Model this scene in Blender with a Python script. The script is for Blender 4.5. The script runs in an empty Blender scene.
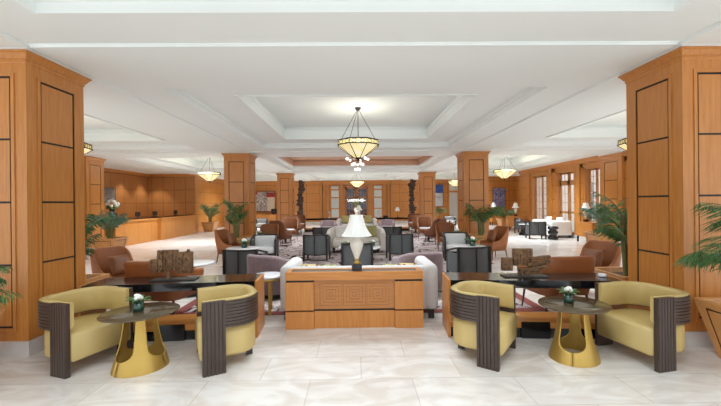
import bpy, math, random
from mathutils import Vector, Matrix
random.seed(7)
S = bpy.context.scene
COL = S.collection
PI = math.pi
R = math.radians
sin, cos = math.sin, math.cos

# ------------------------------------------------------------------ materials
def lin(c):
    f = lambda v: v / 12.92 if v <= .04045 else ((v + .055) / 1.055) ** 2.4
    return tuple(f(v / 255) for v in c) + (1,)

def base_mat(name, rgb, rough=.5, metal=0, spec=.5):
    m = bpy.data.materials.new(name); m.use_nodes = True
    b = m.node_tree.nodes['Principled BSDF']
    b.inputs['Base Color'].default_value = lin(rgb)
    b.inputs['Roughness'].default_value = rough
    b.inputs['Metallic'].default_value = metal
    b.inputs['Specular IOR Level'].default_value = spec
    return m, m.node_tree, b

def nd(t, typ, **kw):
    n = t.nodes.new(typ)
    for k, v in kw.items():
        if k in n.inputs: n.inputs[k].default_value = v
        else: setattr(n, k, v)
    return n

def mat(name, rgb, rough=.5, metal=0, rgb2=None, scale=8, stretch=(1, 1, 1), bump=0, spec=.5, detail=4, emit=0, sheen=0, contrast=(.3, .7)):
    """Principled surface; rgb2 mottles it with noise, bump roughens it."""
    m, t, b = base_mat(name, rgb, rough, metal, spec)
    if sheen: b.inputs['Sheen Weight'].default_value = sheen
    if rgb2 or bump:
        co = nd(t, 'ShaderNodeTexCoord'); mp = nd(t, 'ShaderNodeMapping')
        mp.inputs['Scale'].default_value = stretch
        t.links.new(co.outputs['Object'], mp.inputs['Vector'])
        no = nd(t, 'ShaderNodeTexNoise', Scale=scale, Detail=detail)
        t.links.new(mp.outputs['Vector'], no.inputs['Vector'])
        if rgb2:
            r = nd(t, 'ShaderNodeValToRGB')
            r.color_ramp.elements[0].position, r.color_ramp.elements[1].position = contrast
            r.color_ramp.elements[0].color = lin(rgb); r.color_ramp.elements[1].color = lin(rgb2)
            t.links.new(no.outputs['Fac'], r.inputs['Fac'])
            t.links.new(r.outputs['Color'], b.inputs['Base Color'])
            if emit:
                t.links.new(r.outputs['Color'], b.inputs['Emission Color'])
        if bump:
            bp = nd(t, 'ShaderNodeBump', Strength=bump, Distance=.01)
            t.links.new(no.outputs['Fac'], bp.inputs['Height'])
            t.links.new(bp.outputs['Normal'], b.inputs['Normal'])
    if emit:
        b.inputs['Emission Strength'].default_value = emit
        if not rgb2: b.inputs['Emission Color'].default_value = lin(rgb)
    return m

WOOD_A, WOOD_B = (187, 118, 53), (203, 136, 68)

def wood(name, a=WOOD_A, b=WOOD_B, grain=(14, 14, .9), rough=.32):
    return mat(name, a, rough, rgb2=b, scale=3, stretch=grain, detail=6)

def panel_wood(name, axis, pu, ou, pz, oz, wline=.014, a=WOOD_A, b=WOOD_B):
    """Wood veneer wall divided by a grid of narrow black reveals (world metres)."""
    m = wood(name, a, b); t = m.node_tree; bs = t.nodes['Principled BSDF']
    g = nd(t, 'ShaderNodeNewGeometry'); sx = nd(t, 'ShaderNodeSeparateXYZ')
    t.links.new(g.outputs['Position'], sx.inputs[0])
    outs = []
    for s, per, off in ((sx.outputs[axis], pu, ou), (sx.outputs[2], pz, oz)):
        a_ = nd(t, 'ShaderNodeMath', operation='SUBTRACT'); t.links.new(s, a_.inputs[0]); a_.inputs[1].default_value = off - 50 * per
        d_ = nd(t, 'ShaderNodeMath', operation='DIVIDE'); t.links.new(a_.outputs[0], d_.inputs[0]); d_.inputs[1].default_value = per
        f_ = nd(t, 'ShaderNodeMath', operation='FRACT'); t.links.new(d_.outputs[0], f_.inputs[0])
        l_ = nd(t, 'ShaderNodeMath', operation='LESS_THAN'); t.links.new(f_.outputs[0], l_.inputs[0]); l_.inputs[1].default_value = wline / per
        outs.append(l_)
    mx = nd(t, 'ShaderNodeMath', operation='MAXIMUM')
    t.links.new(outs[0].outputs[0], mx.inputs[0]); t.links.new(outs[1].outputs[0], mx.inputs[1])
    mix = nd(t, 'ShaderNodeMixRGB'); mix.inputs['Color2'].default_value = lin((48, 26, 14))
    src = bs.inputs['Base Color'].links[0].from_socket
    t.links.new(mx.outputs[0], mix.inputs['Fac']); t.links.new(src, mix.inputs['Color1'])
    t.links.new(mix.outputs[0], bs.inputs['Base Color'])
    return m

M = {}
M['wood'] = wood('honey_veneer')
M['woodx'] = wood('honey_veneer_level', grain=(.9, 14, 14))
M['wood_dark'] = wood('brown_veneer', (150, 92, 52), (172, 112, 66))
M['wood_inlay'] = wood('inlay_veneer', (178, 114, 56), (192, 128, 68), grain=(.9, 14, 14))
M['inlay_line'] = wood('inlay_banding', (160, 100, 50), (174, 114, 60))
M['planter'] = wood('planter_veneer', (200, 138, 78), (216, 156, 94), grain=(6, 6, 1.5), rough=.4)
M['reveal'] = mat('black_reveal', (22, 14, 9), .6)
M['ceiling'] = mat('ceiling_paint', (240, 244, 241), .8, rgb2=(243, 247, 244), scale=.6)
M['coffer_wood'] = wood('coffer_veneer', (214, 174, 144), (224, 186, 158), grain=(.8, 6, 6))
M['base_stone'] = mat('base_marble', (196, 190, 184), .3, rgb2=(216, 211, 205), scale=3)
M['yellow'] = mat('mustard_leather', (194, 168, 106), .45, rgb2=(202, 176, 114), scale=3, bump=.05)
M['slat'] = mat('dark_ribbed_wood', (58, 44, 38), .38, rgb2=(74, 58, 50), scale=4, stretch=(10, 10, 1))
M['gold'] = mat('brushed_brass', (190, 156, 80), .42, .75, rgb2=(198, 164, 88), scale=6)
M['smoked'] = mat('smoked_glass', (84, 70, 50), .14, 0, rgb2=(94, 80, 60), scale=2, spec=.45)
M['black'] = mat('black_lacquer', (18, 18, 20), .12, 0, rgb2=(22, 22, 25), scale=2, spec=.7)
M['blackwood'] = mat('black_stain', (28, 24, 23), .4, rgb2=(38, 33, 31), scale=5, stretch=(8, 8, 1))
M['bronze'] = mat('cast_bronze', (92, 66, 44), .5, .45, rgb2=(140, 104, 70), scale=28, bump=.6)
M['brown'] = mat('cognac_leather', (142, 80, 36), .5, rgb2=(154, 90, 44), scale=4, bump=.06)
M['brown2'] = mat('saddle_leather', (118, 67, 31), .5, rgb2=(130, 77, 38), scale=4, bump=.06)
M['legs'] = mat('walnut_leg', (70, 40, 24), .4, rgb2=(86, 52, 32), scale=6)
M['greyback'] = mat('charcoal_weave', (78, 79, 79), .9, rgb2=(96, 97, 97), scale=120, bump=.2)
M['lightseat'] = mat('pale_grey_fabric', (206, 205, 204), .9, rgb2=(218, 217, 215), scale=60, bump=.15)
M['sofa'] = mat('warm_grey_fabric', (196, 191, 187), .9, rgb2=(208, 203, 199), scale=70, bump=.2)
M['cream'] = mat('cream_boucle', (214, 206, 196), .95, rgb2=(226, 219, 209), scale=60, bump=.3)
M['purple'] = mat('mauve_velvet', (122, 100, 102), .85, rgb2=(136, 113, 114), scale=20, sheen=.3)
M['white'] = mat('white_marble', (236, 235, 234), .2, rgb2=(222, 221, 222), scale=5)
M['whitefab'] = mat('white_linen', (234, 230, 224), .9, rgb2=(240, 237, 232), scale=30)
M['olive'] = mat('olive_cushion', (160, 148, 92), .9, rgb2=(176, 164, 106), scale=20)
M['redcush'] = mat('patterned_cushion', (150, 40, 44), .9, rgb2=(222, 206, 150), scale=16, contrast=(.45, .5))
M['greencush'] = mat('leafy_cushion', (216, 204, 150), .9, rgb2=(150, 158, 100), scale=14, contrast=(.45, .55))
M['shade'] = mat('lit_pleated_shade', (246, 246, 242), .9, emit=.10)
M['ceramic'] = mat('cream_ceramic', (226, 218, 204), .25, rgb2=(234, 227, 215), scale=5)
M['leaf'] = mat('palm_leaf', (56, 96, 50), .5, rgb2=(104, 140, 80), scale=5)
M['leafb'] = mat('blue_green_palm_leaf', (60, 104, 90), .5, rgb2=(104, 150, 122), scale=5)
M['stem'] = mat('palm_stem', (120, 124, 70), .6, rgb2=(92, 100, 54), scale=9)
M['soil'] = mat('soil', (58, 42, 30), .95, rgb2=(78, 58, 40), scale=30, bump=.5)
M['petal'] = mat('white_petal', (246, 244, 238), .7, rgb2=(236, 234, 222), scale=12)
M['greenglass'] = mat('green_glass', (20, 54, 40), .08, rgb2=(30, 74, 54), scale=8, spec=.8)
M['metal'] = mat('dark_metal', (56, 52, 50), .4, .7, rgb2=(68, 64, 60), scale=10)
M['came'] = mat('lead_came', (44, 38, 28), .45, .5, rgb2=(56, 48, 36), scale=12)
M['tglass'] = mat('art_glass', (250, 240, 200), .3, rgb2=(242, 218, 146), scale=7, emit=.6)
M['tglass2'] = mat('amber_art_glass', (244, 228, 170), .3, rgb2=(220, 190, 112), scale=16, emit=.42)
M['globe'] = mat('opal_globe', (255, 250, 240), .3, emit=1.3)
M['totem'] = mat('carved_ebony', (58, 38, 26), .55, rgb2=(84, 56, 38), scale=12, bump=.5)
M['screen'] = mat('monitor_black', (24, 24, 27), .3, rgb2=(30, 30, 34), scale=4)
M['frame_white'] = mat('sash_wood', (172, 116, 66), .4, rgb2=(186, 130, 78), scale=6)
M['muntin'] = mat('pale_muntin', (196, 168, 136), .45, rgb2=(206, 180, 150), scale=6)
M['mattglass'] = mat('etched_glass', (206, 206, 202), .5, rgb2=(190, 192, 190), scale=14)
M['nightglass'] = mat('dark_door_glass', (28, 34, 46), .1, rgb2=(52, 64, 84), scale=4, spec=.8)
M['facade'] = mat('pink_stucco', (246, 230, 220), .9, rgb2=(238, 218, 208), scale=2)
M['shutter'] = mat('grey_shutter', (150, 150, 150), .7, rgb2=(162, 162, 160), scale=8)
M['paving'] = mat('pale_paving', (210, 204, 196), .8, rgb2=(196, 190, 182), scale=2)

def glass_mat():
    m = bpy.data.materials.new('window_glass'); m.use_nodes = True; t = m.node_tree
    t.nodes.remove(t.nodes['Principled BSDF'])
    tr = nd(t, 'ShaderNodeBsdfTransparent'); gl = nd(t, 'ShaderNodeBsdfGlossy', Roughness=.02)
    tr.inputs['Color'].default_value = (.94, .96, .95, 1)
    mx = nd(t, 'ShaderNodeMixShader')
    mx.inputs[0].default_value = .05; t.links.new(tr.outputs[0], mx.inputs[1]); t.links.new(gl.outputs[0], mx.inputs[2])
    t.links.new(mx.outputs[0], t.nodes['Material Output'].inputs[0])
    return m
M['glass'] = glass_mat()

def floor_mat():
    m, t, b = base_mat('marble_tile', (220, 212, 203), .2, 0, .5)
    co = nd(t, 'ShaderNodeTexCoord')
    br = nd(t, 'ShaderNodeTexBrick', Scale=1)
    br.offset = .5; br.squash = 1
    br.inputs['Color1'].default_value = lin((234, 229, 223)); br.inputs['Color2'].default_value = lin((222, 215, 208))
    br.inputs['Mortar'].default_value = lin((206, 198, 190))
    br.inputs['Brick Width'].default_value = .92; br.inputs['Row Height'].default_value = .46
    br.inputs['Mortar Size'].default_value = .004; br.inputs['Bias'].default_value = -.1
    t.links.new(co.outputs['Object'], br.inputs['Vector'])
    no = nd(t, 'ShaderNodeTexNoise', Scale=1.6, Detail=8, Distortion=2.2); mp = nd(t, 'ShaderNodeMapping')
    mp.inputs['Scale'].default_value = (1, 2.2, 1); mp.inputs['Rotation'].default_value = (0, 0, .5)
    t.links.new(co.outputs['Object'], mp.inputs[0]); t.links.new(mp.outputs[0], no.inputs['Vector'])
    r = nd(t, 'ShaderNodeValToRGB'); r.color_ramp.elements[0].position = .36; r.color_ramp.elements[1].position = .62
    r.color_ramp.elements[0].color = lin((222, 210, 200)); r.color_ramp.elements[1].color = (1, 1, 1, 1)
    t.links.new(no.outputs['Fac'], r.inputs[0])
    mx = nd(t, 'ShaderNodeMixRGB', blend_type='MULTIPLY'); mx.inputs[0].default_value = .55
    t.links.new(br.outputs['Color'], mx.inputs[1]); t.links.new(r.outputs[0], mx.inputs[2])
    t.links.new(mx.outputs[0], b.inputs['Base Color'])
    return m
M['floor'] = floor_mat()

def carpet_mat():
    m, t, b = base_mat('figured_carpet', (170, 156, 150), .95, 0, .1)
    co = nd(t, 'ShaderNodeTexCoord')
    no = nd(t, 'ShaderNodeTexNoise', Scale=1.3, Detail=2, Distortion=1.5)
    t.links.new(co.outputs['Object'], no.inputs['Vector'])
    mul = nd(t, 'ShaderNodeVectorMath', operation='MULTIPLY_ADD')
    mul.inputs[1].default_value = (.9, .9, 0)
    t.links.new(no.outputs['Color'], mul.inputs[0]); t.links.new(co.outputs['Object'], mul.inputs[2])
    vo = nd(t, 'ShaderNodeTexVoronoi', Scale=1.25, feature='DISTANCE_TO_EDGE'); t.links.new(mul.outputs[0], vo.inputs['Vector'])
    r = nd(t, 'ShaderNodeValToRGB'); r.color_ramp.interpolation = 'CONSTANT'
    e = r.color_ramp.elements; e[0].position = 0; e[0].color = lin((70, 40, 42)); e[1].position = .035; e[1].color = lin((188, 176, 170))
    for p, c in ((.10, (168, 152, 148)), (.22, (186, 173, 166)), (.30, (152, 136, 133))):
        q = e.new(p); q.color = lin(c)
    t.links.new(vo.outputs['Distance'], r.inputs[0])
    n2 = nd(t, 'ShaderNodeTexNoise', Scale=2.6, Detail=1, Distortion=2.5); t.links.new(co.outputs['Object'], n2.inputs['Vector'])
    lt = nd(t, 'ShaderNodeMath', operation='GREATER_THAN'); lt.inputs[1].default_value = .66; t.links.new(n2.outputs['Fac'], lt.inputs[0])
    mx = nd(t, 'ShaderNodeMixRGB'); mx.inputs['Color2'].default_value = lin((92, 66, 64))
    t.links.new(lt.outputs[0], mx.inputs[0]); t.links.new(r.outputs[0], mx.inputs[1])
    t.links.new(mx.outputs[0], b.inputs['Base Color'])
    return m
M['carpet'] = carpet_mat()
M['carpet_edge'] = mat('burgundy_border', (132, 74, 70), .95, rgb2=(146, 88, 82), scale=40, spec=.1)

def art_mat(name, cols, scale, kind=0, emit=0):
    m, t, b = base_mat(name, cols[0], .6)
    co = nd(t, 'ShaderNodeTexCoord')
    no = nd(t, 'ShaderNodeTexNoise', Scale=scale, Detail=6, Distortion=2.0); t.links.new(co.outputs['Object'], no.inputs['Vector'])
    r = nd(t, 'ShaderNodeValToRGB'); r.color_ramp.interpolation = 'LINEAR' if kind else 'CONSTANT'
    e = r.color_ramp.elements; n = len(cols)
    e[0].color = lin(cols[0]); e[0].position = .28; e[1].color = lin(cols[1]); e[1].position = .28 + .44 / n
    for i in range(2, n):
        q = e.new(.28 + .44 * i / n); q.color = lin(cols[i])
    t.links.new(no.outputs['Fac'], r.inputs[0]); t.links.new(r.outputs[0], b.inputs['Base Color'])
    return m
M['art_grey'] = art_mat('abstract_canvas', [(90, 76, 78), (198, 186, 176), (120, 104, 106), (222, 210, 196), (170, 150, 140)], 4.5)
M['art_red'] = mat('crimson_paint', (170, 40, 38), .6, rgb2=(120, 30, 34), scale=4)
M['art_sand'] = mat('sand_paint', (214, 196, 172), .6, rgb2=(198, 176, 152), scale=5)
M['art_blue'] = art_mat('blue_canvas', [(38, 66, 130), (70, 104, 160), (48, 82, 150), (176, 132, 92), (92, 124, 170), (206, 210, 214)], 5)
M['art_navy'] = mat('navy_paint', (28, 62, 132), .6, rgb2=(44, 84, 156), scale=4)
M['art_white'] = art_mat('white_figures', [(226, 226, 228), (236, 234, 232), (140, 146, 160), (230, 228, 226), (86, 88, 100), (224, 222, 222)], 6)
M['art_grey2'] = art_mat('silver_figures', [(60, 58, 60), (150, 146, 142), (96, 92, 92), (190, 186, 182)], 8)

# ------------------------------------------------------------------ mesh builder
class MB:
    def __init__(s): s.v = []; s.f = []; s.sm = []
    def add(s, vs, fs, smooth=False):
        b = len(s.v); s.v += [tuple(p) for p in vs]
        for f in fs: s.f.append(tuple(b + i for i in f)); s.sm.append(smooth)
        return s
    def box(s, x0, x1, y0, y1, z0, z1, rot=0, piv=None):
        vs = [(x, y, z) for z in (z0, z1) for y in (y0, y1) for x in (x0, x1)]
        if rot:
            px, py = piv or ((x0 + x1) / 2, (y0 + y1) / 2)
            c, q = cos(rot), sin(rot)
            vs = [(px + (x - px) * c - (y - py) * q, py + (x - px) * q + (y - py) * c, z) for x, y, z in vs]
        return s.add(vs, [(0, 2, 3, 1), (4, 5, 7, 6), (0, 1, 5, 4), (1, 3, 7, 5), (3, 2, 6, 7), (2, 0, 4, 6)])
    def rbox(s, cx, cy, cz, sx, sy, sz, r=.03, seg=3, crown=0):
        """Rounded cuboid; crown lifts the middle of the top like a filled cushion."""
        r = min(r, sx / 2, sy / 2, sz / 2)
        def ax(L, extra):
            h = L / 2; a = [-h + r * (1 - cos(PI / 2 * i / seg)) for i in range(seg + 1)]
            inner = [(-h + r) + (L - 2 * r) * i / (extra + 1) for i in range(1, extra + 1)]
            return a + inner + [-q for q in reversed(a)]
        A = [ax(sx, 3), ax(sy, 3), ax(sz, 0)]; half = (sx / 2, sy / 2, sz / 2); idx = {}; vs = []; fs = []
        def P(p):
            k = tuple(round(q, 6) for q in p)
            if k not in idx:
                inn = [max(-half[i] + r, min(half[i] - r, p[i])) for i in range(3)]
                d = [p[i] - inn[i] for i in range(3)]; L = math.sqrt(sum(q * q for q in d)) or 1
                q = [inn[i] + d[i] / L * r for i in range(3)]
                if crown and q[2] > 0:
                    q[2] += crown * (1 - (q[0] / half[0]) ** 2) * (1 - (q[1] / half[1]) ** 2)
                idx[k] = len(vs); vs.append((cx + q[0], cy + q[1], cz + q[2]))
            return idx[k]
        for a in range(3):
            b, c = (a + 1) % 3, (a + 2) % 3
            for sg in (-1, 1):
                for i in range(len(A[b]) - 1):
                    for j in range(len(A[c]) - 1):
                        q = []
                        for di, dj in ((0, 0), (1, 0), (1, 1), (0, 1)):
                            p = [0, 0, 0]; p[a] = sg * half[a]; p[b] = A[b][i + di]; p[c] = A[c][j + dj]; q.append(P(p))
                        fs.append(tuple(q if sg > 0 else q[::-1]))
        return s.add(vs, fs, True)
    def loft(s, rings, close=True, caps=True, smooth=True, loop=False):
        n = len(rings[0]); vs = [p for r_ in rings for p in r_]; fs = []
        m = len(rings)
        for i in range(m if loop else m - 1):
            for j in range(n if close else n - 1):
                a, b = i * n + j, i * n + (j + 1) % n
                c, d = ((i + 1) % m) * n + (j + 1) % n, ((i + 1) % m) * n + j
                fs.append((a, b, c, d))
        s.add(vs, fs, smooth)
        if caps and close and not loop:
            s.add(rings[0], [tuple(range(n))[::-1]]); s.add(rings[-1], [tuple(range(n))])
        return s
    def lathe(s, prof, cx=0, cy=0, n=24, smooth=True, sx=1, sy=1, flute=0, nf=0):
        rings = []
        for r_, z in prof:
            rings.append([(cx + sx * r_ * (1 + flute * cos(nf * 2 * PI * k / n)) * cos(2 * PI * k / n), cy + sy * r_ * (1 + flute * cos(nf * 2 * PI * k / n)) * sin(2 * PI * k / n), z) for k in range(n)])
        return s.loft(rings, True, True, smooth)
    def tube(s, pts, r, n=6, r2=None):
        pts = [Vector(p) for p in pts]; rings = []
        for i, p in enumerate(pts):
            d = (pts[min(i + 1, len(pts) - 1)] - pts[max(i - 1, 0)]).normalized()
            u = d.cross(Vector((0, 0, 1)) if abs(d.z) < .9 else Vector((1, 0, 0))).normalized(); w = d.cross(u)
            rr = r if r2 is None else r + (r2 - r) * i / (len(pts) - 1)
            rings.append([tuple(p + rr * (cos(2 * PI * k / n) * u + sin(2 * PI * k / n) * w)) for k in range(n)])
        return s.loft(rings)
    def prism(s, poly, z0, z1):
        n = len(poly)
        return s.add([(x, y, z0) for x, y in poly] + [(x, y, z1) for x, y in poly],
                     [tuple(range(n))[::-1], tuple(range(n, 2 * n))] + [(i, (i + 1) % n, n + (i + 1) % n, n + i) for i in range(n)])
    def ball(s, cx, cy, cz, rx, ry=None, rz=None, n=12, m=8):
        ry = ry or rx; rz = rz or rx
        rings = [[(cx + rx * max(sin(PI * i / m), .02) * cos(2 * PI * k / n), cy + ry * max(sin(PI * i / m), .02) * sin(2 * PI * k / n), cz - rz * cos(PI * i / m)) for k in range(n)] for i in range(m + 1)]
        return s.loft(rings)
    def build(s, name, m, parent=None, loc=None, rz=0):
        me = bpy.data.meshes.new(name); me.from_pydata(s.v, [], s.f); me.validate()
        if len(me.polygons) == len(s.sm): me.polygons.foreach_set('use_smooth', s.sm)
        bm_fix(me)
        me.materials.append(M[m] if isinstance(m, str) else m)
        o = bpy.data.objects.new(name, me); COL.objects.link(o)
        if parent: o.parent = parent
        if loc: o.location = loc
        if rz: o.rotation_euler.z = rz
        return o

import bmesh
def bm_fix(me):
    bm = bmesh.new(); bm.from_mesh(me); bmesh.ops.recalc_face_normals(bm, faces=bm.faces); bm.to_mesh(me); bm.free()

def thing(name, label, cat, loc=(0, 0, 0), rz=0, group=None):
    o = bpy.data.objects.new(name, None); COL.objects.link(o); o.empty_display_size = .1
    o.location = loc; o.rotation_euler.z = rz
    o['label'] = label; o['category'] = cat
    if group: o['group'] = group
    return o
def tag(o, label, cat, group=None):
    o['label'] = label; o['category'] = cat
    if group: o['group'] = group
    return o
def struct(o): o['kind'] = 'structure'; return o
def dup(root, loc, rz, label, group=None):
    r_ = root.copy(); COL.objects.link(r_); r_.location = loc; r_.rotation_euler.z = rz; r_['label'] = label
    if group: r_['group'] = group
    for ch in list(root.children):
        c = ch.copy(); COL.objects.link(c); c.parent = r_
        for g in list(ch.children):
            d = g.copy(); COL.objects.link(d); d.parent = c
    return r_
class Maker:
    """First call keeps the prototype, later calls copy it."""
    def __init__(s, fn): s.fn = fn; s.p = None
    def __call__(s, loc, facing, label, group=None):
        rz = R(facing) - PI / 2                     # every seat is modelled facing +Y
        if s.p is None:
            s.p = s.fn(label); s.p.location = loc; s.p.rotation_euler.z = rz
            if group: s.p['group'] = group
            return s.p
        return dup(s.p, loc, rz, label, group)

RUG = (-3.4, 3.4, 5.1, 18.6); RUGZ = .007
FZ = .001
def gz(x, y): return RUGZ + .004 if RUG[0] - .55 < x < RUG[1] + .55 and RUG[2] - .4 < y < RUG[3] + .4 else FZ

# ------------------------------------------------------------------ the setting
ZC = 3.30
struct(MB().box(-14, 11.2, -6, 30, -.2, 0).build('floor', 'floor'))

# ceiling: one coffered bay per grid cell
def rect(cx, cy, hx, hy, z): return [(cx - hx, cy - hy, z), (cx + hx, cy - hy, z), (cx + hx, cy + hy, z), (cx - hx, cy + hy, z)]
ROWS = [-3.58, 4.22, 12.02, 19.82, 27.62]
ceil = MB(); wcof = MB()
def bay(x0, x1, y0, y1, ox, oy, ix, iy, woody=False):
    cx, cy = (x0 + x1) / 2, (y0 + y1) / 2
    prof = [((x1 - x0) / 2, (y1 - y0) / 2, ZC), (ox, oy, ZC), (ox, oy, ZC + .10), (ox - .03, oy - .03, ZC + .105),
            (ox - .05, oy - .05, ZC + .14), (ox - .05, oy - .05, ZC + .15), (ix + .05, iy + .05, ZC + .15), (ix + .05, iy + .05, ZC + .12), (ix, iy, ZC + .12), (ix, iy, ZC + .20)]
    up = [(ix, iy, ZC + .20), (ix + .04, iy + .04, ZC + .21), (ix + .04, iy + .04, ZC + .36), (ix, iy, ZC + .375), (ix, iy, ZC + .41), (ix + .04, iy + .04, ZC + .415), (ix + .04, iy + .04, ZC + .47)]
    ceil.loft([rect(cx, cy, *p) for p in prof], True, False, False)
    t = wcof if woody else ceil
    t.loft([rect(cx, cy, *p) for p in up], True, False, False)
    t.add(rect(cx, cy, ix + .04, iy + .04, ZC + .47), [(0, 1, 2, 3)])
for i in range(4):
    y0, y1 = ROWS[i], ROWS[i + 1]
    if i == 2: bay(-3.93, 3.93, y0, y1, 3.42, 2.85, 3.15, 2.08, True)
    else: bay(-3.93, 3.93, y0, y1, 2.85, 2.85, 2.03, 2.01)
    for sg in (-1, 1):
        a, b = sorted((sg * 3.93, sg * 9.45)); bay(a, b, y0, y1, 1.75, 2.85, 1.15, 2.07)
ceil.add([(-14, 4, ZC), (-9.45, 4, ZC), (-9.45, 28, ZC), (-14, 28, ZC)], [(0, 1, 2, 3)])
ceil.add([(9.45, 19.7, ZC), (11, 19.7, ZC), (11, 28, ZC), (9.45, 28, ZC)], [(0, 1, 2, 3)])
co = struct(ceil.build('ceiling', 'ceiling'))
wcof.build('coffer_lining', 'coffer_wood', co)
def beam(x0, x1, y0, y1):
    MB().box(x0, x1, y0, y1, ZC - .032, ZC + .02).box(x0 - .012, x1 + .012, y0 - .012, y1 + .012, ZC - .012, ZC + .018).build('beam', 'ceiling', co)
for sg in (-1, 1):
    a, b = sorted((sg * 3.47, sg * 4.39)); beam(a, b, -3.4, 27.1)
for yy in ROWS[1:4]:
    for a, b in ((-9.2, -4.41), (-3.45, 3.45), (4.41, 9.1)): beam(a, b, yy - .44, yy + .50)
struct(MB().box(-14, 11, -3.6, 30, 3.85, 3.95).build('trim_1', 'ceiling'))

# columns
def column(x0, x1, y0, y1, faces='fi', sgn=1, name='column'):
    cx, cy = (x0 + x1) / 2, (y0 + y1) / 2
    root = MB().box(x0 + .003, x1 - .003, y0 + .003, y1 - .003, .0, 3.29).build(name, 'reveal'); struct(root)
    # wood stiles cladding each face, with an opening showing the black core between the panels
    cl = MB(); fr = MB(); pn = []
    def face(o, u, n, L):
        o, u, n = Vector(o), Vector(u), Vector(n)
        def slab(mb, a, b, z0, z1, d0, d1):
            vs = []
            for z in (z0, z1):
                for d in (d0, d1):
                    for q in (a, b):
                        p = o + u * q + n * d; vs.append((p.x, p.y, z))
            mb.add(vs, [(0, 2, 3, 1), (4, 5, 7, 6), (0, 1, 5, 4), (1, 3, 7, 5), (3, 2, 6, 7), (2, 0, 4, 6)])
        m = .155 * L / .8; zb, zt = .30, 2.98
        slab(cl, 0, m, .15, 3.2, -.012, 0); slab(cl, L - m, L, .15, 3.2, -.012, 0)
        slab(cl, m, L - m, .15, zb, -.012, 0); slab(cl, m, L - m, zt, 3.2, -.012, 0)
        for a, b, z0, z1 in ((m - .035, m, zb - .035, zt + .035), (L - m, L - m + .035, zb - .035, zt + .035), (m, L - m, zb - .035, zb), (m, L - m, zt, zt + .035)):
            slab(fr, a, b, z0, z1, -.005, .012)
        n_ = 4; g = .022
        for k in range(n_):
            za = zb + (zt - zb) * k / n_; zc = zb + (zt - zb) * (k + 1) / n_
            p = MB(); slab(p, m + g, L - m - g, za + (g if k == 0 else g / 2), zc - (g if k == n_ - 1 else g / 2), -.01, .002); pn.append(p)
    face((x0, y0, 0), (1, 0, 0), (0, -1, 0), x1 - x0)
    face((x1, y0 + .012, 0), (0, 1, 0), (1, 0, 0), y1 - y0 - .024)
    face((x0, y0 + .012, 0), (0, 1, 0), (-1, 0, 0), y1 - y0 - .024)
    face((x0, y1, 0), (1, 0, 0), (0, 1, 0), x1 - x0)
    cl.build('cladding', 'wood', root); fr.build('panel_moulding', 'wood', root)
    for p in pn: p.build('panel', 'wood', root)
    cr = MB(); hx, hy = (x1 - x0) / 2, (y1 - y0) / 2
    cr.loft([rect(cx, cy, hx + d, hy + d, z) for d, z in ((0, 3.12), (.010, 3.13), (.010, 3.16), (.02, 3.165), (.05, 3.215), (.062, 3.22), (.062, 3.24), (-.02, 3.24))], True, True, False)
    cr.build('crown', 'wood', root)
    MB().loft([rect(cx, cy, hx + d, hy + d, z) for d, z in ((.03, 3.2401), (.05, 3.27), (.06, 3.299))], True, True, False).build('ceiling_collar', 'ceiling', root)
    MB().box(x0 - .02, x1 + .02, y0 - .02, y1 + .02, 0, .162).build('plinth', 'base_stone', root)
    return root
for i in (1, 2, 3):
    y0 = ROWS[i] - .40
    for sg in (-1, 1):
        a, b = sorted((sg * 3.53, sg * 4.33)); column(a, b, y0, y0 + .80)
column(-9.8, -8.98, 11.9, 12.72); column(9.15, 9.95, 12.15, 13.22)

# walls
PY = dict(pu=1.0, ou=.1, pz=.66, oz=.30)
M['wall_y'] = panel_wood('panelled_wall_across', 0, 1.02, .25, .66, .33)
M['wall_x'] = panel_wood('panelled_wall_along', 1, .98, .2, .66, .33)
M['wall_dark'] = panel_wood('panelled_reception_wall', 0, .62, .35, .72, .24, a=(172, 114, 64), b=(188, 131, 78))
M['wall_darkx'] = panel_wood('panelled_reception_wall_along', 1, .98, .2, .72, .24, a=(172, 114, 64), b=(188, 131, 78))
def wall(name, x0, x1, y0, y1, m, z0=0, z1=ZC): return struct(MB().box(x0, x1, y0, y1, z0, z1).build(name, m))
def cornice(name, pts, m='wood'):
    """Timber crown along a wall top; pts = (x0,x1,y0,y1) boxes stepped out."""
    mb = MB()
    for b in pts: mb.box(*b)
    return struct(mb.build(name, m))
# far wall with the recessed french-door bay
wall('wall_back', -9.3, -2.62, 27.2, 27.5, 'wall_y'); wall('wall_back_east', 2.62, 8.8, 27.2, 27.5, 'wall_y')
wall('wall_back_middle', -2.62, 2.62, 27.45, 27.7, 'wall_y'); wall('wall_back_lintel', -2.62, 2.62, 27.2, 27.45, 'woodx', 3.0)
cornice('trim_2', [(-9.3, 8.8, 27.1, 27.2, 3.16, 3.3), (-9.3, 8.8, 27.16, 27.2, 3.08, 3.16)])
wall('wall_left', -11.9, -11.6, 4, 20.2, 'wall_darkx'); wall('wall_left_end', -11.6, -9.02, 19.95, 20.2, 'wall_dark')
wall('wall_left_side', -9.4, -9.3, 20.2, 27.5, 'wall_x'); wall('wall_left_front', -9.6, -9.3, 3.6, 11.9, 'wall_x')
cornice('trim_3', [(-11.6, -11.5, 4, 19.95, 3.15, 3.3), (-11.6, -9.02, 19.87, 19.95, 3.15, 3.3)])
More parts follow.
